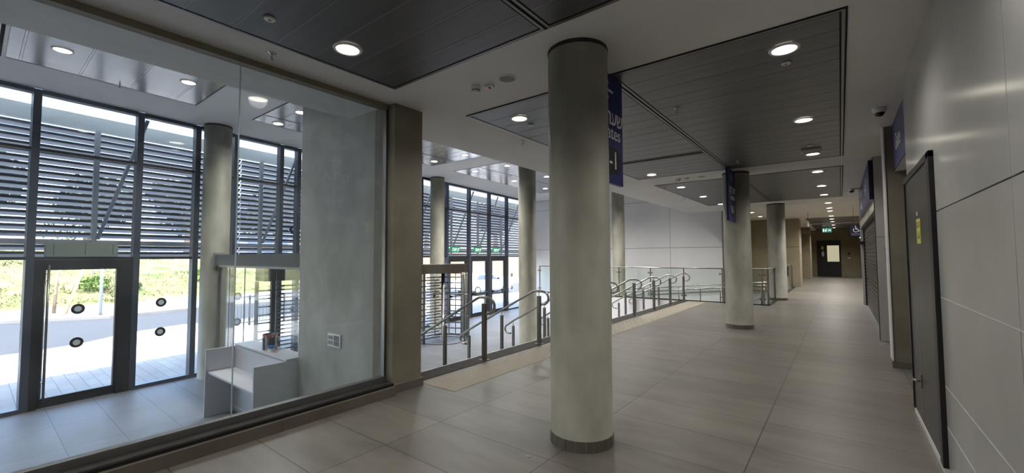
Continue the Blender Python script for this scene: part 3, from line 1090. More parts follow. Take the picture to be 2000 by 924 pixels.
# ------------------------------------------------------------------ glass railing and ramp
g = G()
g.box(-10.3, -4.42, 14.99, 15.16, ZL, 0.0)
g.box(-4.42, -1.74, 14.93, 15.12, ZL, -0.3)
struct(g.done('wall_ramp_upstand', M['clad_white']), 'white side wall of the ramp below the glass railing', 'wall')
g = G()
g.box(-10.3, -4.42, 14.98, 15.17, 0.0, 0.03)
struct(g.done('trim_9', M['granite']), 'dark granite cap under the glass railing', 'trim')
t = thing('glass_railing', 'glass railing with steel handrail along the ramp edge beside the stairs', 'railing', (-4.2, 15.07, 0))
X0 = -4.2
def rl(x): return x - X0
posts = [-10.22, -8.45, -6.62, -5.42, -4.27, -3.06, -1.93]
for a, b in zip(posts[:-1], posts[1:]):
    g = G()
    g.box(rl(a) + 0.05, rl(b) - 0.05, -0.02, -0.008, 0.06, 1.06)
    g.done('glass_pane', M['glass_rail'], t)
for x in posts:
    po = G().box(rl(x) - 0.012, rl(x) + 0.012, -0.03, 0.03, 0.03, 1.09).done('post', M['steel_dark'], t)
    for z in (0.18, 0.93):
        g = G()
        for s in (-1, 1):
            g.box(rl(x) + s * 0.06 - 0.025, rl(x) + s * 0.06 + 0.025, -0.032, 0.004, z - 0.025, z + 0.025)
        g.tube([(rl(x) - 0.06, -0.01, z), (rl(x) + 0.06, -0.01, z)], 0.008, 8)
        g.done('glass_clamp', M['steel_dark'], po)
G().tube([(rl(-10.24), 0, 1.11), (rl(-1.78), 0, 1.11)], 0.021, 12).done('top_rail', M['steel'], t)
G().box(rl(-4.40), rl(-1.76), -0.05, 0.04, 0.0, 0.03).done('base_channel', M['granite'], t)
t = thing('glass_railing', 'short glass railing returning beside the third round column', 'railing', (-1.79, 16.2, 0))
for a, b in ((-1.1, 0.55), (1.3, 4.0), (4.05, 7.0)):
    G().box(-0.006, 0.006, a, b, 0.06, 1.06).done('glass_pane', M['glass_rail'], t)
for y in (-1.05, 0.58, 1.28, 4.02, 7.0):
    G().box(-0.03, 0.03, y - 0.014, y + 0.014, 0.03, 1.09).done('post', M['steel'], t)
G().tube([(0, -1.15, 1.11), (0, 0.72, 1.11)], 0.021, 12).done('top_rail', M['steel'], t)
G().tube([(0, 1.28, 1.11), (0, 7.05, 1.11)], 0.021, 12).done('top_rail', M['steel'], t)
G().box(-0.04, 0.05, -1.2, 0.66, 0.0, 0.03).done('base_channel', M['granite'], t)
G().box(-0.04, 0.05, 1.31, 7.2, 0.0, 0.03).done('base_channel', M['granite'], t)

g = G()
g.prism([(-10.2, ZL), (-8.6, ZL), (-3.65, -0.5), (-1.8, -0.32), (-1.8, ZL - 0.1), (-10.2, ZL - 0.1)], 15.12, 18.5, Matrix(((1, 0, 0, 0), (0, 0, 1, 0), (0, 1, 0, 0), (0, 0, 0, 1))))
g.box(-3.7, -1.8, 18.5, 24.6, ZL, -0.32)
struct(g.done('floor_ramp', M['tile_low']), 'accessible ramp rising behind the glass railing', 'ramp')
t = thing('ramp_handrail', 'pair of steel tubes along the ramp wall behind the glass railing', 'handrail', (-6, 18.3, 0))
for dz, nm in ((0.92, 'upper_tube'), (0.80, 'lower_tube')):
    G().tube([(-2.9, 0, -1.03 + dz), (2.35, 0, -0.5 + dz), (3.9, 0, -0.39 + dz)], 0.021, 10).done(nm, M['steel'], t)
for x in (-2.6, -1.0, 0.6, 2.2, 3.7):
    zt = -0.99 + (x + 2.9) * 0.101
    G().tube([(x, 0.0, zt + 0.9), (x, 0.0, zt - 0.04)], 0.018, 8).done('post', M['steel_dark'], t)
t = thing('ramp_handrail', 'pair of steel tubes just inside the glass railing of the ramp', 'handrail', (-3.2, 15.3, 0))
for dz, nm in ((0.92, 'upper_tube'), (0.80, 'lower_tube')):
    G().tube([(-2.4, 0, -0.70 + dz), (-0.45, 0, -0.5 + dz), (1.3, 0, -0.33 + dz)], 0.021, 10).done(nm, M['steel'], t)
for x in (-2.2, -0.6, 1.2):
    G().tube([(x, 0.0, -0.48 + 0.1 * (x + 0.45) + 0.9), (x, 0.0, -0.52 + 0.1 * (x + 0.45))], 0.018, 8).done('post', M['steel_dark'], t)

# ------------------------------------------------------------------ full height turnstiles
def turnstile(label, loc):
    t = thing('turnstile', label, 'turnstile', loc, 0, 'full height steel turnstiles')
    g = G()
    g.box(-0.22, 0.22, -0.95, 0.90, 2.06, 2.34)
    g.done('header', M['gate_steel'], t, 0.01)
    g = G()
    g.cyl((0.05, 0.05), 0.055, 0.0, 2.06, 20)
    g.done('rotor_pole', M['gate_steel'], t)
    for w in range(3):
        a0 = math.radians(25 + 120 * w)
        g = G()
        for k in range(11):
            z = 0.22 + k * 0.172
            g.tube([(0.05 + 0.05 * math.cos(a0), 0.05 + 0.05 * math.sin(a0), z), (0.05 + 0.62 * math.cos(a0), 0.05 + 0.62 * math.sin(a0), z)], 0.017, 8)
        g.done('rotor_arm', M['gate_steel'], t)
    g = G()
    g.box(-0.04, 0.04, -0.72, -0.64, 0.0, 2.06)
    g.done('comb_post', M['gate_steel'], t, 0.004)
    g = G()
    for k in range(11):
        z = 0.135 + k * 0.172
        g.tube([(0.0, -0.68, z), (0.02, -0.08, z)], 0.016, 8)
    g.done('comb_bar', M['gate_steel'], t)
    g = G()
    for k in range(11):
        z = 0.135 + k * 0.172
        g.tube([(0.0, -1.0, z), (0.0, -0.68, z)], 0.016, 8)
    g.box(-0.03, 0.03, -1.03, -0.97, 0.0, 2.06)
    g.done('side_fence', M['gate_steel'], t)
    g = G()
    for k in range(9):
        a = math.radians(20 + k * 17.5)
        x, y = 0.05 - 0.78 * math.cos(a) * 0.9, 0.05 + 0.78 * math.sin(a)
        g.tube([(x, y, 0.03), (x, y, 2.06)], 0.014, 8)
    for z in (0.05, 0.72, 1.4, 2.03):
        g.tube([(0.05 - 0.78 * math.cos(math.radians(20 + k * 10)) * 0.9, 0.05 + 0.78 * math.sin(math.radians(20 + k * 10)), z) for k in range(15)], 0.018, 8)
    g.done('guide_cage', M['gate_steel'], t)
    cab = G()
    cab.box(-0.03, 0.23, 0.90, 1.04, 0.0, 1.99)
    cb = cab.done('cabinet', M['gate_steel'], t, 0.006)
    g = G()
    for z in (1.35, 1.05):
        g.cyl((0, 0), 0.035, 0, 0.003, 16, 0, Matrix.Translation((0.231, 0.97, z)) @ Matrix.Rotation(PI / 2, 4, 'Y'))
    g.done('reader_eye', M['black'], cb)
    g = G()
    g.box(-0.2, 0.2, 0.89, 0.93, 0.0, 0.012)
    g.tube([(0.05 + 0.66 * math.cos(2 * PI * k / 32), 0.05 + 0.66 * math.sin(2 * PI * k / 32), 0.012) for k in range(33)], 0.01, 6)
    g.done('floor_ring', M['gate_steel'], t)
    g = G()
    g.box(-0.035, 0.005, -0.28, -0.22, 1.32, 1.46)
    g.done('card_reader', M['black'], t)
    return t
ts = turnstile('tall steel turnstile beside the concrete pier, in front of the exit doors', (-9.75, 8.95, ZL))
dup(ts, (-9.75, 4.75, ZL), 'tall steel turnstile behind the booth glazing')
dup(ts, (-9.75, 6.85, ZL), 'tall steel turnstile between the other two, mostly behind the concrete wall')

# ------------------------------------------------------------------ ceiling lights
def downlight(label, loc, group, watts=DOWNLIGHT_W):
    t = thing('downlight', label, 'downlight', loc, 0, group)
    n = 36
    G().lathe([(0.092, -0.004), (0.094, -0.012), (0.112, -0.012), (0.118, -0.004), (0.118, 0.0)], n).done('trim_ring', M['lamp_ring'], t)
    G().lathe([(0.093, -0.004), (0.07, -0.008), (0.0, -0.009)], n).done('diffuser', M['lamp'], t)
    ld = bpy.data.lights.new('downlight_lamp', 'SPOT')
    ld.energy = watts * 10
    ld.color = (1.0, 0.965, 0.915)
    ld.spot_size = math.radians(150)
    ld.spot_blend = 0.9
    ld.shadow_soft_size = 0.09
    lo = bpy.data.objects.new('downlight_lamp', ld)
    COL.objects.link(lo)
    lo.parent = t
    lo.location = (0, 0, -0.02)
    return t
def dup_light(src, loc, label, watts=None):
    r = dup(src, loc, label)
    if watts is not None:
        for c in r.children:
            if c.type == 'LIGHT':
                c.data = c.data.copy()
                c.data.energy = watts * 10
    return r
zl = ZC - 0.010
GL, GR, GU = 'downlights of the stair side row', 'downlights of the row beside the right wall', 'downlights in the high hall ceiling'
d0 = downlight('round downlight in the nearest dark ceiling field, above the glass partition', (-3.26, 1.92, zl), GL)
lefts = [(4.28, 'round downlight just left of the near column top'), (6.65, 'round downlight behind the near column, hidden by its shaft'), (9.1, 'round downlight right of the hanging sign, last of the second ceiling field'),
         (11.27, 'round downlight first in the third ceiling field on the stair side'), (13.48, 'round downlight second in the third ceiling field on the stair side'), (15.86, 'round downlight touching the left edge of the second column')]
for y, lb in lefts:
    dup(d0, (-3.2, y, zl), lb)
dup(d0, (-3.26, -0.45, zl), 'unseen downlight added over the camera position, stair side')  # out of view, added for its light
for k, y in enumerate((-3.0, -5.5, -8.0, -10.5)):  # unseen rows carried on behind the camera for their light
    dup(d0, (-3.2, y, ZC - 0.002), 'unseen downlight added behind the camera, stair side, %s' % ['nearest', 'second', 'third', 'fourth'][k])
    dup(d0, (-0.33, y, ZC - 0.002), 'unseen downlight added behind the camera, wall side, %s' % ['nearest', 'second', 'third', 'fourth'][k])
for i, (y) in enumerate((19.92, 22.27)):
    dup(d0, (-2.86, y, ZC - 0.002), ['round downlight in the white ceiling right of the second column, nearer one', 'round downlight in the white ceiling right of the second column, farther one'][i])
ry = [4.244, 6.66, 9.01, 11.0, 13.35, 15.36, 17.92, 19.9, 21.3, 24.0, 25.9, 28.1, 31.2, 34.4]
oo = ['nearest', 'second', 'third', 'fourth', 'fifth', 'sixth', 'seventh', 'eighth', 'ninth', 'tenth', 'eleventh', 'twelfth', 'thirteenth', 'farthest']
for i, y in enumerate(ry):
    dark = (3.8 < y < 9.6) or (10.6 < y < 16.2) or (24.9 < y < 29.4) or y > 30
    r = dup_light(d0, (-0.325 if y < 17 else -0.275, y, zl if dark else ZC - 0.002), 'round downlight in the row beside the right wall, %s from the camera' % oo[i], None if y < 16 else 26.0)
    r['group'] = GR
dup(d0, (-0.33, 1.9, zl), 'round downlight above the camera, beside the right wall')['group'] = GR
ul = [(-8.48, 0.70, 'round ceiling light above the booth, left one in the daylight-toned field'), (-8.43, 2.13, 'round ceiling light above the booth, right one in the daylight-toned field'),
      (-9.55, 4.02, 'round ceiling light left of the concrete wall, lower one near the glass front'), (-8.45, 3.98, 'round ceiling light touching the edge of the concrete wall'),
      (-9.68, 8.6, 'round ceiling light over the turnstile, nearer the glass front'), (-8.38, 8.6, 'round ceiling light over the turnstile, nearer the bulkhead'),
      (-9.72, 10.47, 'round ceiling light before the exit doors, first beside the glass front'), (-8.33, 10.48, 'round ceiling light before the exit doors, first beside the bulkhead'),
      (-8.38, 12.85, 'round ceiling light before the white hall wall, beside the near column'), (-9.84, 12.8, 'round ceiling light before the exit doors, half hidden by the hall column'), (-9.9, 15.07, 'round ceiling light lowest in view, beside the white hall wall')]
for x, y, lb in ul:
    r = dup_light(d0, (x, y, ZU - 0.009), lb, 20.0 if y < 6 else (22.0 if y < 12 else 50.0))
    r['group'] = GU
for k, y in enumerate((12.85, 15.1)):  # unseen pair added to brighten the white hall wall
    r = dup_light(d0, (-6.0, y, ZU - 0.009), 'unseen ceiling light added behind the bulkhead, %s from the white hall wall' % ['second', 'first'][k], 40.0)
    r['group'] = GU

# ------------------------------------------------------------------ sprinklers, detectors, speakers, cameras on the ceiling
def sprinkler(label, loc):
    t = thing('sprinkler', label, 'sprinkler', loc, 0, 'chrome sprinkler heads')
    G().lathe([(0.0, 0.0), (0.036, 0.0), (0.036, -0.003), (0.018, -0.012), (0.0, -0.012)], 20).done('escutcheon', M['chrome'], t)
    g = G()
    g.tube([(0, 0, -0.010), (0, 0, -0.03)], 0.010, 10)
    for s in (-1, 1):
        g.tube([(s * 0.011, 0, -0.026), (s * 0.014, 0, -0.042), (0, 0, -0.058)], 0.003, 6)
    g.done('sprinkler_body', M['chrome'], t)
    G().lathe([(0.0, -0.057), (0.017, -0.057), (0.017, -0.060), (0.0, -0.060)], 16).done('deflector', M['steel_dark'], t)
    return t
s0 = sprinkler('chrome sprinkler in the white strip above the glass partition', (-3.86, 1.56, ZC))
for x, y, z, lb in ((-3.84, 5.21, ZC, 'chrome sprinkler in the white soffit left of the near column'), (-1.5, 5.17, ZC - 0.008, 'chrome sprinkler in the dark ceiling field right of the hanging sign'),
                    (-1.46, 8.79, ZC - 0.008, 'chrome sprinkler in the dark ceiling field above the second column'), (-3.52, 11.02, ZC, 'chrome sprinkler in the white soffit beyond the hanging sign'),
                    (-3.85, 8.3, ZC, 'chrome sprinkler right beside the lower edge of the near hanging sign'), (-3.23 - 0.55, 13.6, ZC, 'chrome sprinkler in the white soffit before the white hall wall'),
                    (-9.45, 1.45, ZU - 0.002, 'small sprinkler at the edge of the daylight-toned field above the booth'), (-9.3, 11.9, ZU - 0.008, 'small sprinkler in the daylight-toned field before the exit doors'),
                    (-1.04, 22.0, ZC, 'sprinkler in the white ceiling of the far corridor')):
    dup(s0, (x, y, z), lb)
def ceiling_disc(label, loc, group):
    t = thing('round_sensor', label, 'sensor', loc, 0, group)
    G().lathe([(0, 0), (0.04, 0), (0.04, -0.01), (0.034, -0.016), (0, -0.016)], 24).done('sensor_body', M['plastic_white'], t)
    G().lathe([(0.012, -0.0165), (0.012, -0.019), (0, -0.02)], 14).done('sensor_eye', M['plastic_grey'], t)
    return t
c0 = ceiling_disc('small white round sensor in the nearest dark ceiling field', (-3.29, 1.31, ZC - 0.008), 'small ceiling sensors')
for x, y, lb in ((-3.24, 4.59, 'tiny white sensor beside the downlight left of the near column'), (-0.34, 4.57, 'small white sensor beside the nearest right hand downlight'), (-0.33, 8.3, 'small white sensor before the emergency light')):
    dup(c0, (x, y, ZC - 0.008), lb)
t = thing('emergency_light', 'white box emergency light on the dark ceiling beside the right hand downlights', 'emergency light', (-0.33, 8.62, ZC - 0.008))
G().box(-0.14, 0.14, -0.055, 0.055, -0.055, 0.0).done('housing', M['plastic_white'], t, 0.008)
G().box(-0.12, 0.12, -0.045, 0.045, -0.062, -0.055).done('lens', M['plastic_grey'], t, 0.003)

def smoke(label, loc):
    t = thing('smoke_detector', label, 'smoke detector', loc, 0, 'smoke detectors')
    G().lathe([(0, 0), (0.055, 0), (0.055, -0.012), (0.05, -0.02), (0.04, -0.055), (0.034, -0.066), (0, -0.07)], 28).done('detector_body', M['plastic_white'], t)
    g = G()
    for k in range(8):
        a = 2 * PI * k / 8
        T = Matrix.Rotation(a, 4, 'Z')
        g.box(0.038, 0.0445, -0.012, 0.012, -0.052, -0.043, T)
    g.done('detector_slot', M['black'], t)
    return t
k0 = smoke('white smoke detector beside the ceiling speaker, left of the near column', (-2.96, 3.2, ZC))
dup(k0, (-2.9, 10.0, ZC), 'white smoke detector in the ceiling strip before the second column')
def indicator(label, loc, rz):
    t = thing('remote_indicator', label, 'indicator lamp', loc, rz, 'detector indicator boxes')
    G().box(-0.045, 0.045, -0.03, 0.03, -0.028, 0.0).done('indicator_box', M['plastic_white'], t, 0.004)
    G().box(-0.012, 0.012, -0.02, 0.02, -0.032, -0.026).done('indicator_lens', M['red_ink'], t)
    return t
i0 = indicator('small white indicator box between smoke detector and speaker', (-2.83, 3.27, ZC), 0.4)
dup(i0, (-2.72, 10.05, ZC), 'small white indicator box beside the far smoke detector')
def speaker(label, loc):
    t = thing('ceiling_speaker', label, 'speaker', loc, 0, 'round ceiling speakers')
    G().lathe([(0.078, -0.005), (0.082, -0.011), (0.096, -0.008), (0.1, 0.0)], 36).done('speaker_rim', M['plastic_white'], t)
    G().lathe([(0.08, -0.004), (0.05, -0.007), (0, -0.008)], 36).done('speaker_grille', M['plastic_grey'], t)
    return t
p0 = speaker('round ceiling speaker left of the near column top', (-2.58, 3.25, ZC))
dup(p0, (-2.42, 10.1, ZC), 'round ceiling speaker in the strip before the second column')

t = thing('dome_camera', 'white dome camera on the ceiling before the gate sign', 'security camera', (0.43, 6.75, ZC))
G().lathe([(0, 0), (0.07, 0), (0.07, -0.02), (0.06, -0.05), (0.052, -0.056), (0, -0.056)], 28).done('camera_base', M['plastic_white'], t)
G().lathe([(0.05, -0.056), (0.045, -0.078), (0.03, -0.096), (0, -0.104)], 24).done('camera_dome', M['dark_lens'], t)
t = thing('bracket_camera', 'small white dome camera on an arm in front of the shutter sign', 'security camera', (0.44, 12.0, 2.98))
G().tube([(0.0, 0, 0.02), (-0.16, 0, 0.02)], 0.015, 10).done('arm', M['plastic_white'], t)
G().lathe([(0, 0.03), (0.055, 0.03), (0.055, 0.0), (0.048, -0.02), (0, -0.02)], 24, (-0.2, 0, 0)).done('camera_base', M['plastic_white'], t)
G().lathe([(0.045, -0.02), (0.035, -0.05), (0, -0.065)], 20, (-0.2, 0, 0)).done('camera_dome', M['dark_lens'], t)

# ------------------------------------------------------------------ hanging signs under the ceiling seam
HEB = '\u05dd\u05d9\u05e8\u05e2\u05e9'      # the word for gates, laid out left to right
def hanging_sign(label, y0, y1):
    t = thing('hanging_sign', label, 'sign', (-1.74, (y0 + y1) / 2, 2.235), 0, 'navy hanging gate signs')
    w, h = y1 - y0, ZC - 0.015 - 2.235
    G().box(-0.02, 0.02, -w / 2, w / 2, 0, h).done('sign_panel', M['sign_blue'], t, 0.003)
    for sgn, F in ((1, face_px), (-1, face_nx)):
        X = sgn * 0.0205
        g = G()
        arrow(g, F(X, sgn * 0.02, h * 0.845), 0.17, 0.022, -1)
        g.done('arrow', M['sign_white'], t)
        text('hebrew_lettering', HEB, 0.20, M['sign_white'], t, F(X, sgn * 0.06, h * 0.60), bold=0.003)
        text('latin_lettering', 'Gates', 0.19, M['sign_white'], t, F(X, sgn * 0.06, h * 0.465))
        g = G()
        pts = []
        for k in range(24):
            a = 2 * PI * k / 24
            pts.append(((0.11 if math.cos(a) > 0 else -0.11) + 0.13 * math.cos(a), 0.13 * math.sin(a)))
        g.prism(pts, 0, 0.002, F(X, sgn * 0.05, h * 0.21))
        g.done('number_plate', M['sign_pill'], t)
        text('number_lettering', '9-1', 0.25, M['sign_white'], t, F(X + sgn * 0.002, sgn * 0.05, h * 0.21))
    g = G()
    for y in (-w * 0.3, w * 0.3):
        g.box(-0.012, 0.012, y - 0.012, y + 0.012, h, h + 0.02)
    g.done('sign_bracket', M['steel_dark'], t)
    return t
hanging_sign('navy hanging sign with arrow, half hidden behind the near column', 3.38, 4.06)
hanging_sign('navy hanging sign in front of the second round column', 9.22, 9.9)

# ------------------------------------------------------------------ right side: door, gates, shutter
t = thing('service_door', 'tall charcoal metal service door in the right wall', 'door', (XR, 5.03, 0))
g = G()
g.box(-0.03, 0.02, -0.80, -0.69, 0.045, 2.29)
g.box(-0.03, 0.02, 0.69, 0.715, 0.045, 2.29)
g.box(-0.03, 0.02, -0.80, 0.715, 2.24, 2.29)
g.done('door_frame', M['door_frame'], t, 0.004)
lf = G()
lf.box(-0.018, 0.01, -0.69, 0.10, 0.05, 2.24)
l1 = lf.done('door_leaf', M['door_leaf'], t, 0.003)
l2 = G().box(-0.018, 0.01, 0.105, 0.69, 0.05, 2.24).done('door_leaf', M['door_leaf'], t, 0.003)
g = G()
g.tube([(-0.02, 0.18, 0.42), (-0.07, 0.18, 0.42), (-0.07, 0.30, 0.42)], 0.010, 8)
g.done('lever_handle', M['chrome'], l2)
G().box(-0.028, -0.016, 0.15, 0.21, 0.36, 0.48).done('handle_plate', M['steel_dark'], l2, 0.003)
g = G()
g.box(-0.02, -0.0185, -0.18, 0.03, 1.63, 1.84)
st = g.done('warning_sticker', M['lime'], l1)
text('sticker_lettering', '\u05d4\u05e0\u05db\u05e1', 0.085, M['red_ink'], st, face_nx(-0.0205, -0.075, 1.79), depth=0.0005)
g = G()
for y in (-0.13, -0.06):
    g.prism([(-0.025, -0.03), (0.025, -0.03), (0.0, 0.035)], 0, 0.001, face_nx(-0.0205, y, 1.70))
g.done('sticker_symbol', M['red_ink'], st)
G().box(-0.0200, -0.0185, -0.05, -0.01, 1.87, 1.905).done('door_tag', M['plastic_white'], l1)
G().box(-0.022, 0.02, -0.80, 0.715, 0.0, 0.045).done('threshold', M['white_joint'], t)

t = thing('gate_sign', 'blue sign reading Gate mounted in the opening beyond the service door', 'sign', (0.63, 6.78, 2.68))
G().box(-0.01, 0.35, -0.98, 0.97, 0.0, 0.62).done('sign_box', M['clad_white'], t)
G().box(-0.02, -0.01, -0.98, 0.97, 0.0, 0.62).done('sign_face', M['sign_blue'], t)
text('sign_lettering', 'Gate', 0.30, M['sign_white'], t, face_nx(-0.0205, 0.30, 0.30))
t = thing('glow_sign', 'small lime glowing box sign beside the service door edge', 'sign', (0.60, 5.82, 2.12))
G().box(-0.03, 0.0, -0.06, 0.06, 0.0, 0.26).done('sign_box', M['plastic_grey'], t, 0.003)
G().box(-0.034, -0.03, -0.055, 0.055, 0.005, 0.255).done('sign_face', M['lime_glow'], t)

t = thing('roller_shutter', 'black slatted roller shutter in the right wall', 'roller shutter', (0.62, 13.6, 0))
g = G()
n = 23
for k in range(n):
    z = 0.02 + k * 0.1
    g.prism([(0.0, z), (-0.018, z + 0.02), (-0.022, z + 0.055), (-0.008, z + 0.092), (0.0, z + 0.1), (0.02, z + 0.1), (0.02, z)], -3.2, 3.25, Matrix(((1, 0, 0, 0), (0, 0, 1, 0), (0, 1, 0, 0), (0, 0, 0, 1))))
g.done('shutter_slat', M['shutter'], t)
for y in (-3.3, 3.27):
    G().box(-0.05, 0.05, y - 0.06, y + 0.06, 0.0, 2.34).done('guide_rail', M['black'], t)
G().box(-0.06, 0.08, -3.34, 3.34, 2.32, 2.36).done('shutter_hood', M['black'], t)
G().box(-0.16, -0.05, 3.18, 3.24, 1.85, 1.95).done('latch_arm', M['black'], t)

t = thing('shutter_sign', 'long navy sign box above the roller shutter', 'sign', (0.46, 12.7, 2.56))
G().box(0.0, 0.055, -2.5, 2.3, 0.0, 0.73).done('sign_box', M['sign_navy'], t)
G().box(-0.004, 0.0, -2.49, 2.29, 0.005, 0.725).done('sign_face', M['sign_blue'], t)
text('number_lettering', '4-1', 0.5, M['sign_white'], t, face_nx(-0.0065, -1.25, 0.36))
text('sign_lettering', 'Gates', 0.3, M['sign_white'], t, face_nx(-0.0065, 1.1, 0.22))
text('hebrew_lettering', HEB, 0.3, M['sign_white'], t, face_nx(-0.0065, 1.1, 0.53))

t = thing('wall_plaque', 'small navy plaque at the edge of the cladding beside the shutter', 'plaque', (0.665, 10.038, 1.53))
G().box(-0.03, 0.03, -0.008, 0.002, -0.14, 0.14).done('plate', M['sign_navy'], t, 0.002)
g = G()
for k in range(3):
    g.box(-0.02, 0.02, -0.0095, -0.008, -0.06 + k * 0.045, -0.045 + k * 0.045)
g.done('text_line', M['sign_white'], t)
t = thing('intercom', 'small steel intercom low on the cladding beside the shutter', 'intercom', (0.66, 10.038, 0.92))
G().box(-0.022, 0.022, -0.012, 0.002, -0.06, 0.06).done('housing', M['plastic_grey'], t, 0.004)
G().cyl((0, 0), 0.012, 0, 0.003, 14, 0, Matrix.Translation((0, -0.0125, -0.02)) @ Matrix.Rotation(PI / 2, 4, 'X')).done('button', M['black'], t)

# ------------------------------------------------------------------ far corridor fittings
t = thing('wheelchair_sign', 'black hanging sign with a white wheelchair symbol and arrow', 'sign', (0.52, 20.0, 2.245))
G().box(-0.20, 0.26, -0.015, 0.015, 0.0, 0.41).done('sign_panel', M['sign_navy'], t, 0.003)
g = G()
F = face_ny(-0.04, -0.0155, 0.22)
for k in range(18):
    a0, a1 = math.radians(130 + k * 12.5), math.radians(130 + (k + 1) * 12.5)
    g.prism([(0.085 * math.cos(a0), 0.085 * math.sin(a0) - 0.01), (0.085 * math.cos(a1), 0.085 * math.sin(a1) - 0.01), (0.068 * math.cos(a1), 0.068 * math.sin(a1) - 0.01), (0.068 * math.cos(a0), 0.068 * math.sin(a0) - 0.01)], 0, 0.002, F)
g.prism([(0.02 * math.cos(2 * PI * k / 12) - 0.01, 0.02 * math.sin(2 * PI * k / 12) + 0.125) for k in range(12)], 0, 0.002, F)
for p in ([(-0.02, 0.095), (-0.01, 0.02), (0.012, 0.02), (0.004, 0.095)], [(-0.01, 0.02), (-0.006, 0.0), (0.06, 0.0), (0.06, 0.018)], [(0.05, 0.018), (0.095, -0.075), (0.112, -0.065), (0.066, 0.018)], [(0.0, 0.065), (0.0, 0.052), (0.055, 0.052), (0.055, 0.065)]):
    g.prism(p, 0, 0.002, F)
g.done('wheelchair_symbol', M['sign_white'], t)
g = G()
arrow(g, face_ny(0.16, -0.0155, 0.285), 0.10, 0.014, 1)
g.done('arrow', M['sign_white'], t)
g = G()
for z in (0.07, 0.03):
    g.box(-0.17, 0.22, -0.0165, -0.015, z - 0.007, z + 0.007)
g.done('text_line', M['sign_text_blue'], t)
for x in (-0.1, 0.16):
    G().tube([(x, 0, 0.41), (x, 0, ZC - 2.245)], 0.006, 6).done('sign_hanger', M['steel_dark'], t)
t = thing('dome_camera', 'small dome camera below the wheelchair sign', 'security camera', (0.62, 20.3, 2.16))
G().lathe([(0, 0.03), (0.05, 0.03), (0.05, 0.0), (0.0, 0.0)], 20).done('camera_base', M['plastic_white'], t)
G().lathe([(0.042, 0.0), (0.03, -0.03), (0, -0.04)], 18).done('camera_dome', M['dark_lens'], t)
G().tube([(0.04, 0, 0.02), (0.48, 0, 0.02)], 0.015, 8).done('arm', M['plastic_white'], t)

t = thing('exit_sign', 'pale green running man exit sign hanging in the far corridor', 'exit sign', (-0.62, 33.0, 2.96))
G().box(-0.24, 0.24, -0.012, 0.012, 0.0, 0.26).done('sign_panel', M['green_far'], t, 0.003)
g = G()
F = face_ny(0, -0.0125, 0.13)
for p in ([(-0.10, 0.02), (-0.02, 0.06), (-0.02, 0.02), (-0.06, -0.02), (-0.02, -0.09), (-0.06, -0.09), (-0.11, -0.03)], [(-0.03, 0.07), (0.0, 0.07), (0.0, 0.10), (-0.03, 0.10)], [(0.05, -0.02), (0.05, 0.02), (0.14, 0.02), (0.14, 0.06), (0.2, 0.0), (0.14, -0.06), (0.14, -0.02)], [(-0.2, -0.08), (-0.2, 0.09), (-0.15, 0.09), (-0.15, -0.08)]):
    g.prism(p, 0, 0.002, F)
g.done('running_figure', M['exit_white'], t)
for x in (-0.18, 0.18):
    G().tube([(x, 0, 0.26), (x, 0, ZC - 2.96 - 0.01)], 0.005, 6).done('sign_hanger', M['steel_dark'], t)

t = thing('pendant_sensor', 'thin hanging rod with a white sensor left of the corridor lights', 'sensor', (-1.05, 21.98, ZC))
G().tube([(0, 0, 0), (0, 0, -0.36)], 0.008, 8).done('rod', M['plastic_grey'], t)
G().box(-0.025, 0.025, -0.02, 0.02, -0.56, -0.34).done('sensor_body', M['plastic_white'], t, 0.006)

t = thing('corridor_door', 'black door with a glazed panel at the end of the far corridor', 'door', (-0.67, 37.98, 0))
g = G()
g.box(-0.68, -0.61, -0.05, 0.02, 0.0, 2.58)
g.box(0.63, 0.70, -0.05, 0.02, 0.0, 2.58)
g.box(-0.61, 0.63, -0.05, 0.02, 2.5, 2.58)
g.done('door_frame', M['black'], t)
dl = G()
dl.box(-0.61, 0.63, -0.03, 0.0, 0.0, 2.5)
dlo = dl.done('door_leaf', M['black'], t)
G().box(-0.08, 0.60, -0.035, -0.03, 1.06, 2.22).done('door_pane', M['far_pane'], t)
g = G()
g.prism([(0.075 * math.cos(2 * PI * k / 24), 0.20 * math.sin(2 * PI * k / 24)) for k in range(24)], 0, 0.003, face_ny(-0.33, -0.03, 1.62))
g.done('oval_sign', M['plastic_white'], dlo)
G().box(-0.42, -0.28, -0.034, -0.03, 1.93, 2.17).done('lime_sticker', M['lime'], dlo)
G().tube([(-0.5, -0.06, 1.05), (0.58, -0.06, 1.05)], 0.02, 8).done('push_bar', M['steel_dark'], dlo)
t = thing('call_point', 'small dark round call point beside the corridor door', 'call point', (0.48, 37.99, 1.62))
G().lathe([(0, 0), (0.08, 0), (0.07, 0.03), (0, 0.035)], 20, (0, 0, 0), 0, True, Matrix.Rotation(PI / 2, 4, 'X')).done('housing', M['granite'], t)
G().lathe([(0, 0.035), (0.03, 0.035), (0.03, 0.04), (0, 0.042)], 16, (0, 0, 0), 0, True, Matrix.Rotation(PI / 2, 4, 'X')).done('button', M['red_ink'], t)
t = thing('switch_plate', 'white switch plate beside the corridor door', 'switch', (0.48, 37.99, 1.32))
G().box(-0.09, 0.09, -0.012, 0.005, -0.04, 0.04).done('plate', M['plastic_white'], t, 0.003)
G().box(-0.06, 0.06, -0.016, -0.012, -0.025, 0.025).done('rocker', M['plastic_white'], t, 0.002)

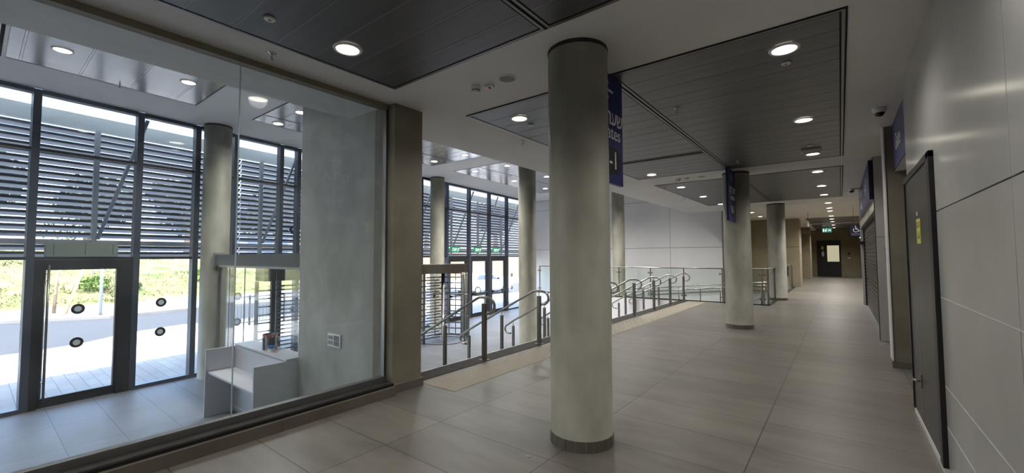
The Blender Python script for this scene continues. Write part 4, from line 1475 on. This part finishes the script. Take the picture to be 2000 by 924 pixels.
# ------------------------------------------------------------------ outside: pavement, road, hill
def ground(name, poly, z0, z1, mat, label, cat):
    g = G()
    g.prism(poly, z0, z1)
    return struct(g.done(name, mat), label, cat)
edge = [(-16.6, -14), (-17.6, -3), (-17.85, 1.0), (-18.3, 2.2), (-19.6, 3.5), (-20.3, 5.2), (-20.0, 8), (-19.3, 12), (-18.9, 17), (-18.7, 24), (-18.6, 45)]
ground('pavement', [(FX + 0.12 * 14 - 0.16, -14)] + edge[:] + [(FX - 0.12 * 45 - 0.16, 45)], ZG - 0.3, ZG + 0.01, M['paving'], 'sunlit pale paving outside the glass front', 'pavement')
g = G()
for (a, b) in zip(edge[:-1], edge[1:]):
    g.prism([(a[0], a[1]), (b[0], b[1]), (b[0] - 0.16, b[1]), (a[0] - 0.16, a[1])], ZG - 0.2, ZG + 0.02)
struct(g.done('kerb', M['kerb']), 'sandy kerb along the road', 'kerb')
ground('road', [(-10, -40), (-60, -40), (-60, 70), (-10, 70)], ZG - 0.5, ZG - 0.10, M['asphalt'], 'blue grey asphalt road', 'road')
ground('sidewalk', [(-30.0, -40), (-28.0, 0.5), (-26.2, 4), (-27.0, 8), (-25.6, 30), (-25.0, 70), (-34, 70), (-35, 30), (-35, 9), (-33.2, 5), (-33, -40)], ZG - 0.3, ZG + 0.02, M['sidewalk'], 'bright sidewalk across the road', 'sidewalk')
# hill
g = G()
nx, ny = 26, 60
rows = []
rd = random.Random(11)
for i in range(nx):
    u = i / (nx - 1)
    row_ = []
    for j in range(ny):
        y = -40 + 120 * j / (ny - 1)
        x = -33.0 - 40 * u - (1.5 if y > 6 else 0) * (1 - u)
        z = ZG + 0.0 + 3.4 * (1 - (1 - min(u * 1.9, 1)) ** 2) * (0.75 + 0.25 * math.sin(y * 0.13 + 1)) + rd.uniform(-0.12, 0.12) * (1 if i > 1 else 0)
        if y > 22:
            z += (y - 22) * 0.02 * u
        row_.append(g.bm.verts.new((x, y, z)))
    rows.append(row_)
for i in range(nx - 1):
    for j in range(ny - 1):
        f = g.bm.faces.new((rows[i][j], rows[i + 1][j], rows[i + 1][j + 1], rows[i][j + 1]))
        f.smooth = True
        f.material_index = 1 if -40 + 120 * j / (ny - 1) > 19 else 0
struct(g.done('hill', [M['hill'], M['earth']]), 'grassy bank rising behind the road', 'hill')
def hz(x, y):
    u = max(0, min(1, (-33.0 - (1.5 if y > 6 else 0) - x) / 40.0))
    return ZG + 3.4 * (1 - (1 - min(u * 1.9, 1)) ** 2) * (0.75 + 0.25 * math.sin(y * 0.13 + 1)) + ((y - 22) * 0.02 * u if y > 22 else 0)
for nm, mt, cnt, sd in (('grass', 'grass_a', 6500, 5), ('dry_grass', 'grass_b', 8500, 6)):
    g = G()
    rd = random.Random(sd)
    for i in range(cnt):
        y = rd.uniform(-8, 34)
        x = -33.6 - (1.6 if y > 6 else 0) - 20 * rd.random() ** 1.5
        z = hz(x, y) - 0.1
        for k in range(3):
            a = rd.uniform(0, 2 * PI)
            h = rd.uniform(0.06, 0.2)
            w = rd.uniform(0.02, 0.05)
            dx, dy = math.cos(a) * w, math.sin(a) * w
            ox, oy = rd.uniform(-.2, .2), rd.uniform(-.2, .2)
            lx, ly = rd.uniform(-.2, .2), rd.uniform(-.2, .2)
            f = g.bm.faces.new([g.bm.verts.new(p) for p in ((x + ox - dx, y + oy - dy, z), (x + ox + dx, y + oy + dy, z), (x + ox + lx, y + oy + ly, z + h))])
    tag(g.done(nm, M[mt]), 'green grass on the bank across the road' if nm == 'grass' else 'straw coloured dry grass on the bank across the road', 'grass', None, 'stuff')

def leaf_cloud(g, c, rad, n, size, rd, squash=1.0):
    for i in range(n):
        while True:
            v = Vector((rd.uniform(-1, 1), rd.uniform(-1, 1), rd.uniform(-1, 1)))
            if 0.25 < v.length < 1:
                break
        p = Vector(c) + Vector((v.x * rad, v.y * rad, v.z * rad * squash))
        a = Vector((rd.uniform(-1, 1), rd.uniform(-1, 1), rd.uniform(-1, 1))).normalized() * size
        b = a.orthogonal().normalized() * size * 0.6
        g.quad(p - a, p - b, p + a, p + b)

def tree(label, x, y, h, r, mat, seed, name='tree'):
    z = hz(x, y) if x < -33 else ZG
    t = thing(name, label, 'tree', (x, y, z), 0, 'trees across the road')
    rd = random.Random(seed)
    g = G()
    g.tube([(0, 0, -0.1), (0.05, 0.05, h * 0.4), (0.1, -0.05, h * 0.8)], [r * 0.08, r * 0.06, r * 0.02], 8)
    for k in range(5):
        a = rd.uniform(0, 6.28)
        g.tube([(0.05, 0.02, h * (0.35 + 0.07 * k)), (r * 0.6 * math.cos(a), r * 0.6 * math.sin(a), h * (0.55 + 0.08 * k))], [r * 0.035, r * 0.01], 6)
    g.done('trunk', M['bark'], t)
    g = G()
    for k in range(7):
        a = rd.uniform(0, 6.28)
        rr = rd.uniform(0.0, 0.55) * r
        leaf_cloud(g, (rr * math.cos(a), rr * math.sin(a), h * rd.uniform(0.5, 0.85)), r * rd.uniform(0.4, 0.62), 330, r * 0.07, rd, 0.8)
    g.done('crown', M[mat], t)
for i, (x, y, h, r, m, lb) in enumerate((
        (-47, -7, 6.5, 3.6, 'leaf', 'dark leafy tree on the bank at the left edge of the glass front'),
        (-52, 0, 7.4, 4.6, 'leaf', 'dark leafy tree behind the louvres left of the booth door'),
        (-58, 7, 7.4, 4.4, 'leaf', 'leafy tree behind the louvres above the booth door'),
        (-54, 14, 8.2, 4.6, 'leaf', 'leafy tree behind the louvres left of the booth column'),
        (-52, 22, 9.5, 5.2, 'leaf', 'leafy tree behind the louvres right of the booth column'),
        (-50, 34, 9.8, 5.4, 'leaf', 'leafy tree behind the louvres beyond the concrete wall'),
        (-53, 45.5, 10.0, 5.6, 'leaf', 'leafy tree behind the louvres left of the exit doors'),
        (-48, 57, 10.0, 5.6, 'leaf', 'leafy tree behind the louvres at the exit doors'),
        (-38, -2.2, 3.2, 1.8, 'leaf', 'bushy tree low on the bank beside the left mullion'))):
    tree(lb, x, y, h, r, m, 20 + i)
def shrub(label, x, y, r, mat, seed):
    t = thing('shrub', label, 'shrub', (x, y, hz(x, y)), 0, 'shrubs at the foot of the bank')
    rd = random.Random(seed)
    g = G()
    leaf_cloud(g, (0, 0, r * 0.5), r, 320, r * 0.14, rd, 0.6)
    g.done('foliage', M[mat], t)
    g = G()
    for k in range(4):
        g.tube([(0, 0, -0.05), (rd.uniform(-.4, .4) * r, rd.uniform(-.4, .4) * r, r * 0.6)], 0.015, 5)
    g.done('stems', M['bark'], t)
shrub('bright green shrub at the foot of the bank, seen through the booth door', -35.4, 4.6, 0.75, 'leaf_bright', 71)
shrub('small green shrub right of the bright one, seen through the booth door', -36.4, 6.6, 0.5, 'leaf', 72)
shrub('green shrub at the foot of the bank beside the booth column', -38.0, 11.0, 0.9, 'leaf_bright', 73)

def rod(name, label, cat, x, y, h, r, mat, lean=(0, 0), cap=True, group=None):
    z = hz(x, y) if x < -33 else ZG
    t = thing(name, label, cat, (x, y, z), 0, group)
    G().tube([(0, 0, -0.1), (lean[0], lean[1], h)], r, 10).done('shaft', M[mat], t)
    G().lathe([(0, 0), (r * 1.8, 0), (r * 1.8, 0.02), (0, 0.02)], 12).done('foot', M[mat], t)
    return t
rod('street_pole', 'grey steel street pole at the kerb, seen through the booth door', 'pole', -27.0, 3.80, 4.4, 0.06, 'louver_post')
rod('street_pole', 'grey steel street pole seen through the pane right of the exit doors', 'pole', -25.2, 31.5, 6.0, 0.08, 'louver_post')
rod('tree_stake', 'leaning wooden stake of the young street tree', 'stake', -28.9, 2.85, 2.1, 0.05, 'stake', (0.0, 0.55))
t = thing('young_tree', 'thin young street tree trunk beside the door pull bar', 'tree', (-29.6, 2.55, ZG), 0)
G().tube([(0, 0, -0.1), (0.03, 0.05, 1.4), (-0.02, 0.22, 3.0)], [0.07, 0.06, 0.04], 10).done('trunk', M['bark'], t)
g = G()
leaf_cloud(g, (0, 0.25, 3.7), 0.9, 260, 0.09, random.Random(4), 1.0)
g.done('crown', M['leaf'], t)
fp = [(-38.6, 5.0), (-39.2, 7.9), (-39.8, 9.6), (-40.2, 12.6), (-40.2, 15.6), (-40.2, 18.6)]
t = thing('wire_fence', 'thin wire fence with grey posts on the grassy bank', 'fence', (-39.2, 7.9, hz(-39.2, 7.9)))
for x, y in fp:
    G().tube([(x + 39.2, y - 7.9, hz(x, y) - t.location.z - 0.2), (x + 39.2, y - 7.9, hz(x, y) - t.location.z + 1.9)], 0.035, 8).done('fence_post', M['louver_post'], t)
g = G()
for (a, b) in zip(fp[:-1], fp[1:]):
    for k in range(5):
        h = 0.3 + k * 0.38
        g.tube([(a[0] + 39.2, a[1] - 7.9, hz(*a) - t.location.z + h), (b[0] + 39.2, b[1] - 7.9, hz(*b) - t.location.z + h)], 0.006, 4)
g.done('fence_wire', M['louver_post'], t)

# street guard railing seen through the booth glazing
t = thing('guard_railing', 'dark metal guard railing on the pavement, seen through the booth glazing', 'railing', (-18.3, 7.4, ZG + 0.01))
for y in (-1.9, -0.6, 0.7, 2.0):
    G().box(-0.03, 0.03, y - 0.03, y + 0.03, 0.0, 1.15).done('post', M['mullion'], t)
g = G()
for z in (0.12, 1.1):
    g.tube([(0, -1.9, z), (0, 2.0, z)], 0.025, 8)
g.done('rail', M['mullion'], t)
g = G()
y = -1.8
while y < 2.0:
    g.tube([(0, y, 0.12), (0, y, 1.1)], 0.010, 6)
    y += 0.13
g.done('baluster', M['mullion'], t)

# white car on the road
t = thing('car', 'white car on the road, seen through the exit doors', 'car', (-20.9, 23.4, ZG - 0.10), math.radians(-4))
prof = [(-2.3, 0.42), (-2.32, 0.75), (-2.25, 0.98), (-1.75, 1.08), (-1.25, 1.44), (-0.6, 1.52), (0.25, 1.50), (0.85, 1.10), (1.9, 0.98), (2.25, 0.80), (2.32, 0.5), (2.25, 0.32), (-2.2, 0.32)]
g = G()
def sec(xw, inset):
    return [g.bm.verts.new((xw * (1 - inset * max(0, (z - 0.95)) / 0.6), y, z)) for y, z in prof]
A, B = sec(-0.88, 0.22), sec(0.88, 0.22)
n = len(prof)
g.bm.faces.new(A)
g.bm.faces.new(list(reversed(B)))
for i in range(n):
    f = g.bm.faces.new((A[i], B[i], B[(i + 1) % n], A[(i + 1) % n]))
g.done('car_body', M['car_white'], t, 0.05, segs=3)
g = G()
def side(z): return 0.88 * (1 - 0.22 * max(0, z - 0.95) / 0.6) + 0.004
for s in (-1, 1):
    for q in ([(-1.45, 1.08), (-0.45, 1.08), (-0.45, 1.42), (-1.15, 1.40)], [(-0.38, 1.08), (0.68, 1.08), (0.2, 1.42), (-0.38, 1.43)]):
        g.bm.faces.new([g.bm.verts.new((s * side(z), y, z)) for y, z in q])
g.quad((-0.70, 0.34, 1.445), (0.70, 0.34, 1.445), (0.80, 0.82, 1.13), (-0.80, 0.82, 1.13))
g.done('car_window', M['car_glass'], t)
for s in (-1, 1):
    for y in (-1.4, 1.42):
        T = Matrix.Translation((s * 0.80, y, 0.33)) @ Matrix.Rotation(PI / 2, 4, 'Y')
        w = G().lathe([(0, -0.11), (0.29, -0.11), (0.33, -0.07), (0.33, 0.07), (0.29, 0.11), (0, 0.11)], 28, (0, 0, 0), 0, True, T).done('wheel', M['tyre'], t)
        T2 = Matrix.Translation((s * 0.92, y, 0.33)) @ Matrix.Rotation(PI / 2, 4, 'Y')
        G().lathe([(0, -0.01), (0.21, -0.01), (0.19, 0.01), (0.05, 0.0), (0, 0.01)], 20, (0, 0, 0), 0, True, T2).done('hub_cap', M['alloy'], w)
for s in (-1, 1):
    G().box(s * 0.95 - 0.09, s * 0.95 + 0.09, 0.55, 0.67, 1.05, 1.22).done('wing_mirror', M['black'], t, 0.03)

# pale building far behind
t = thing('building', 'pale blue building far behind the louvres right of the booth door', 'building', (-92, 30, 1.0), 0.2)
G().box(-8, 8, -8, 8, -3, 11).done('building_wall', M['facade_far'], t)
G().box(-8.4, 8.4, -8.4, 8.4, 11, 11.5).done('parapet', M['facade_far'], t)
for fl in range(4):
    for k in range(5):
        G().box(7.95, 8.06, -7.2 + k * 3.1, -5.6 + k * 3.1, 0.2 + fl * 2.7, 1.7 + fl * 2.7).done('building_window', M['win_far'], t)
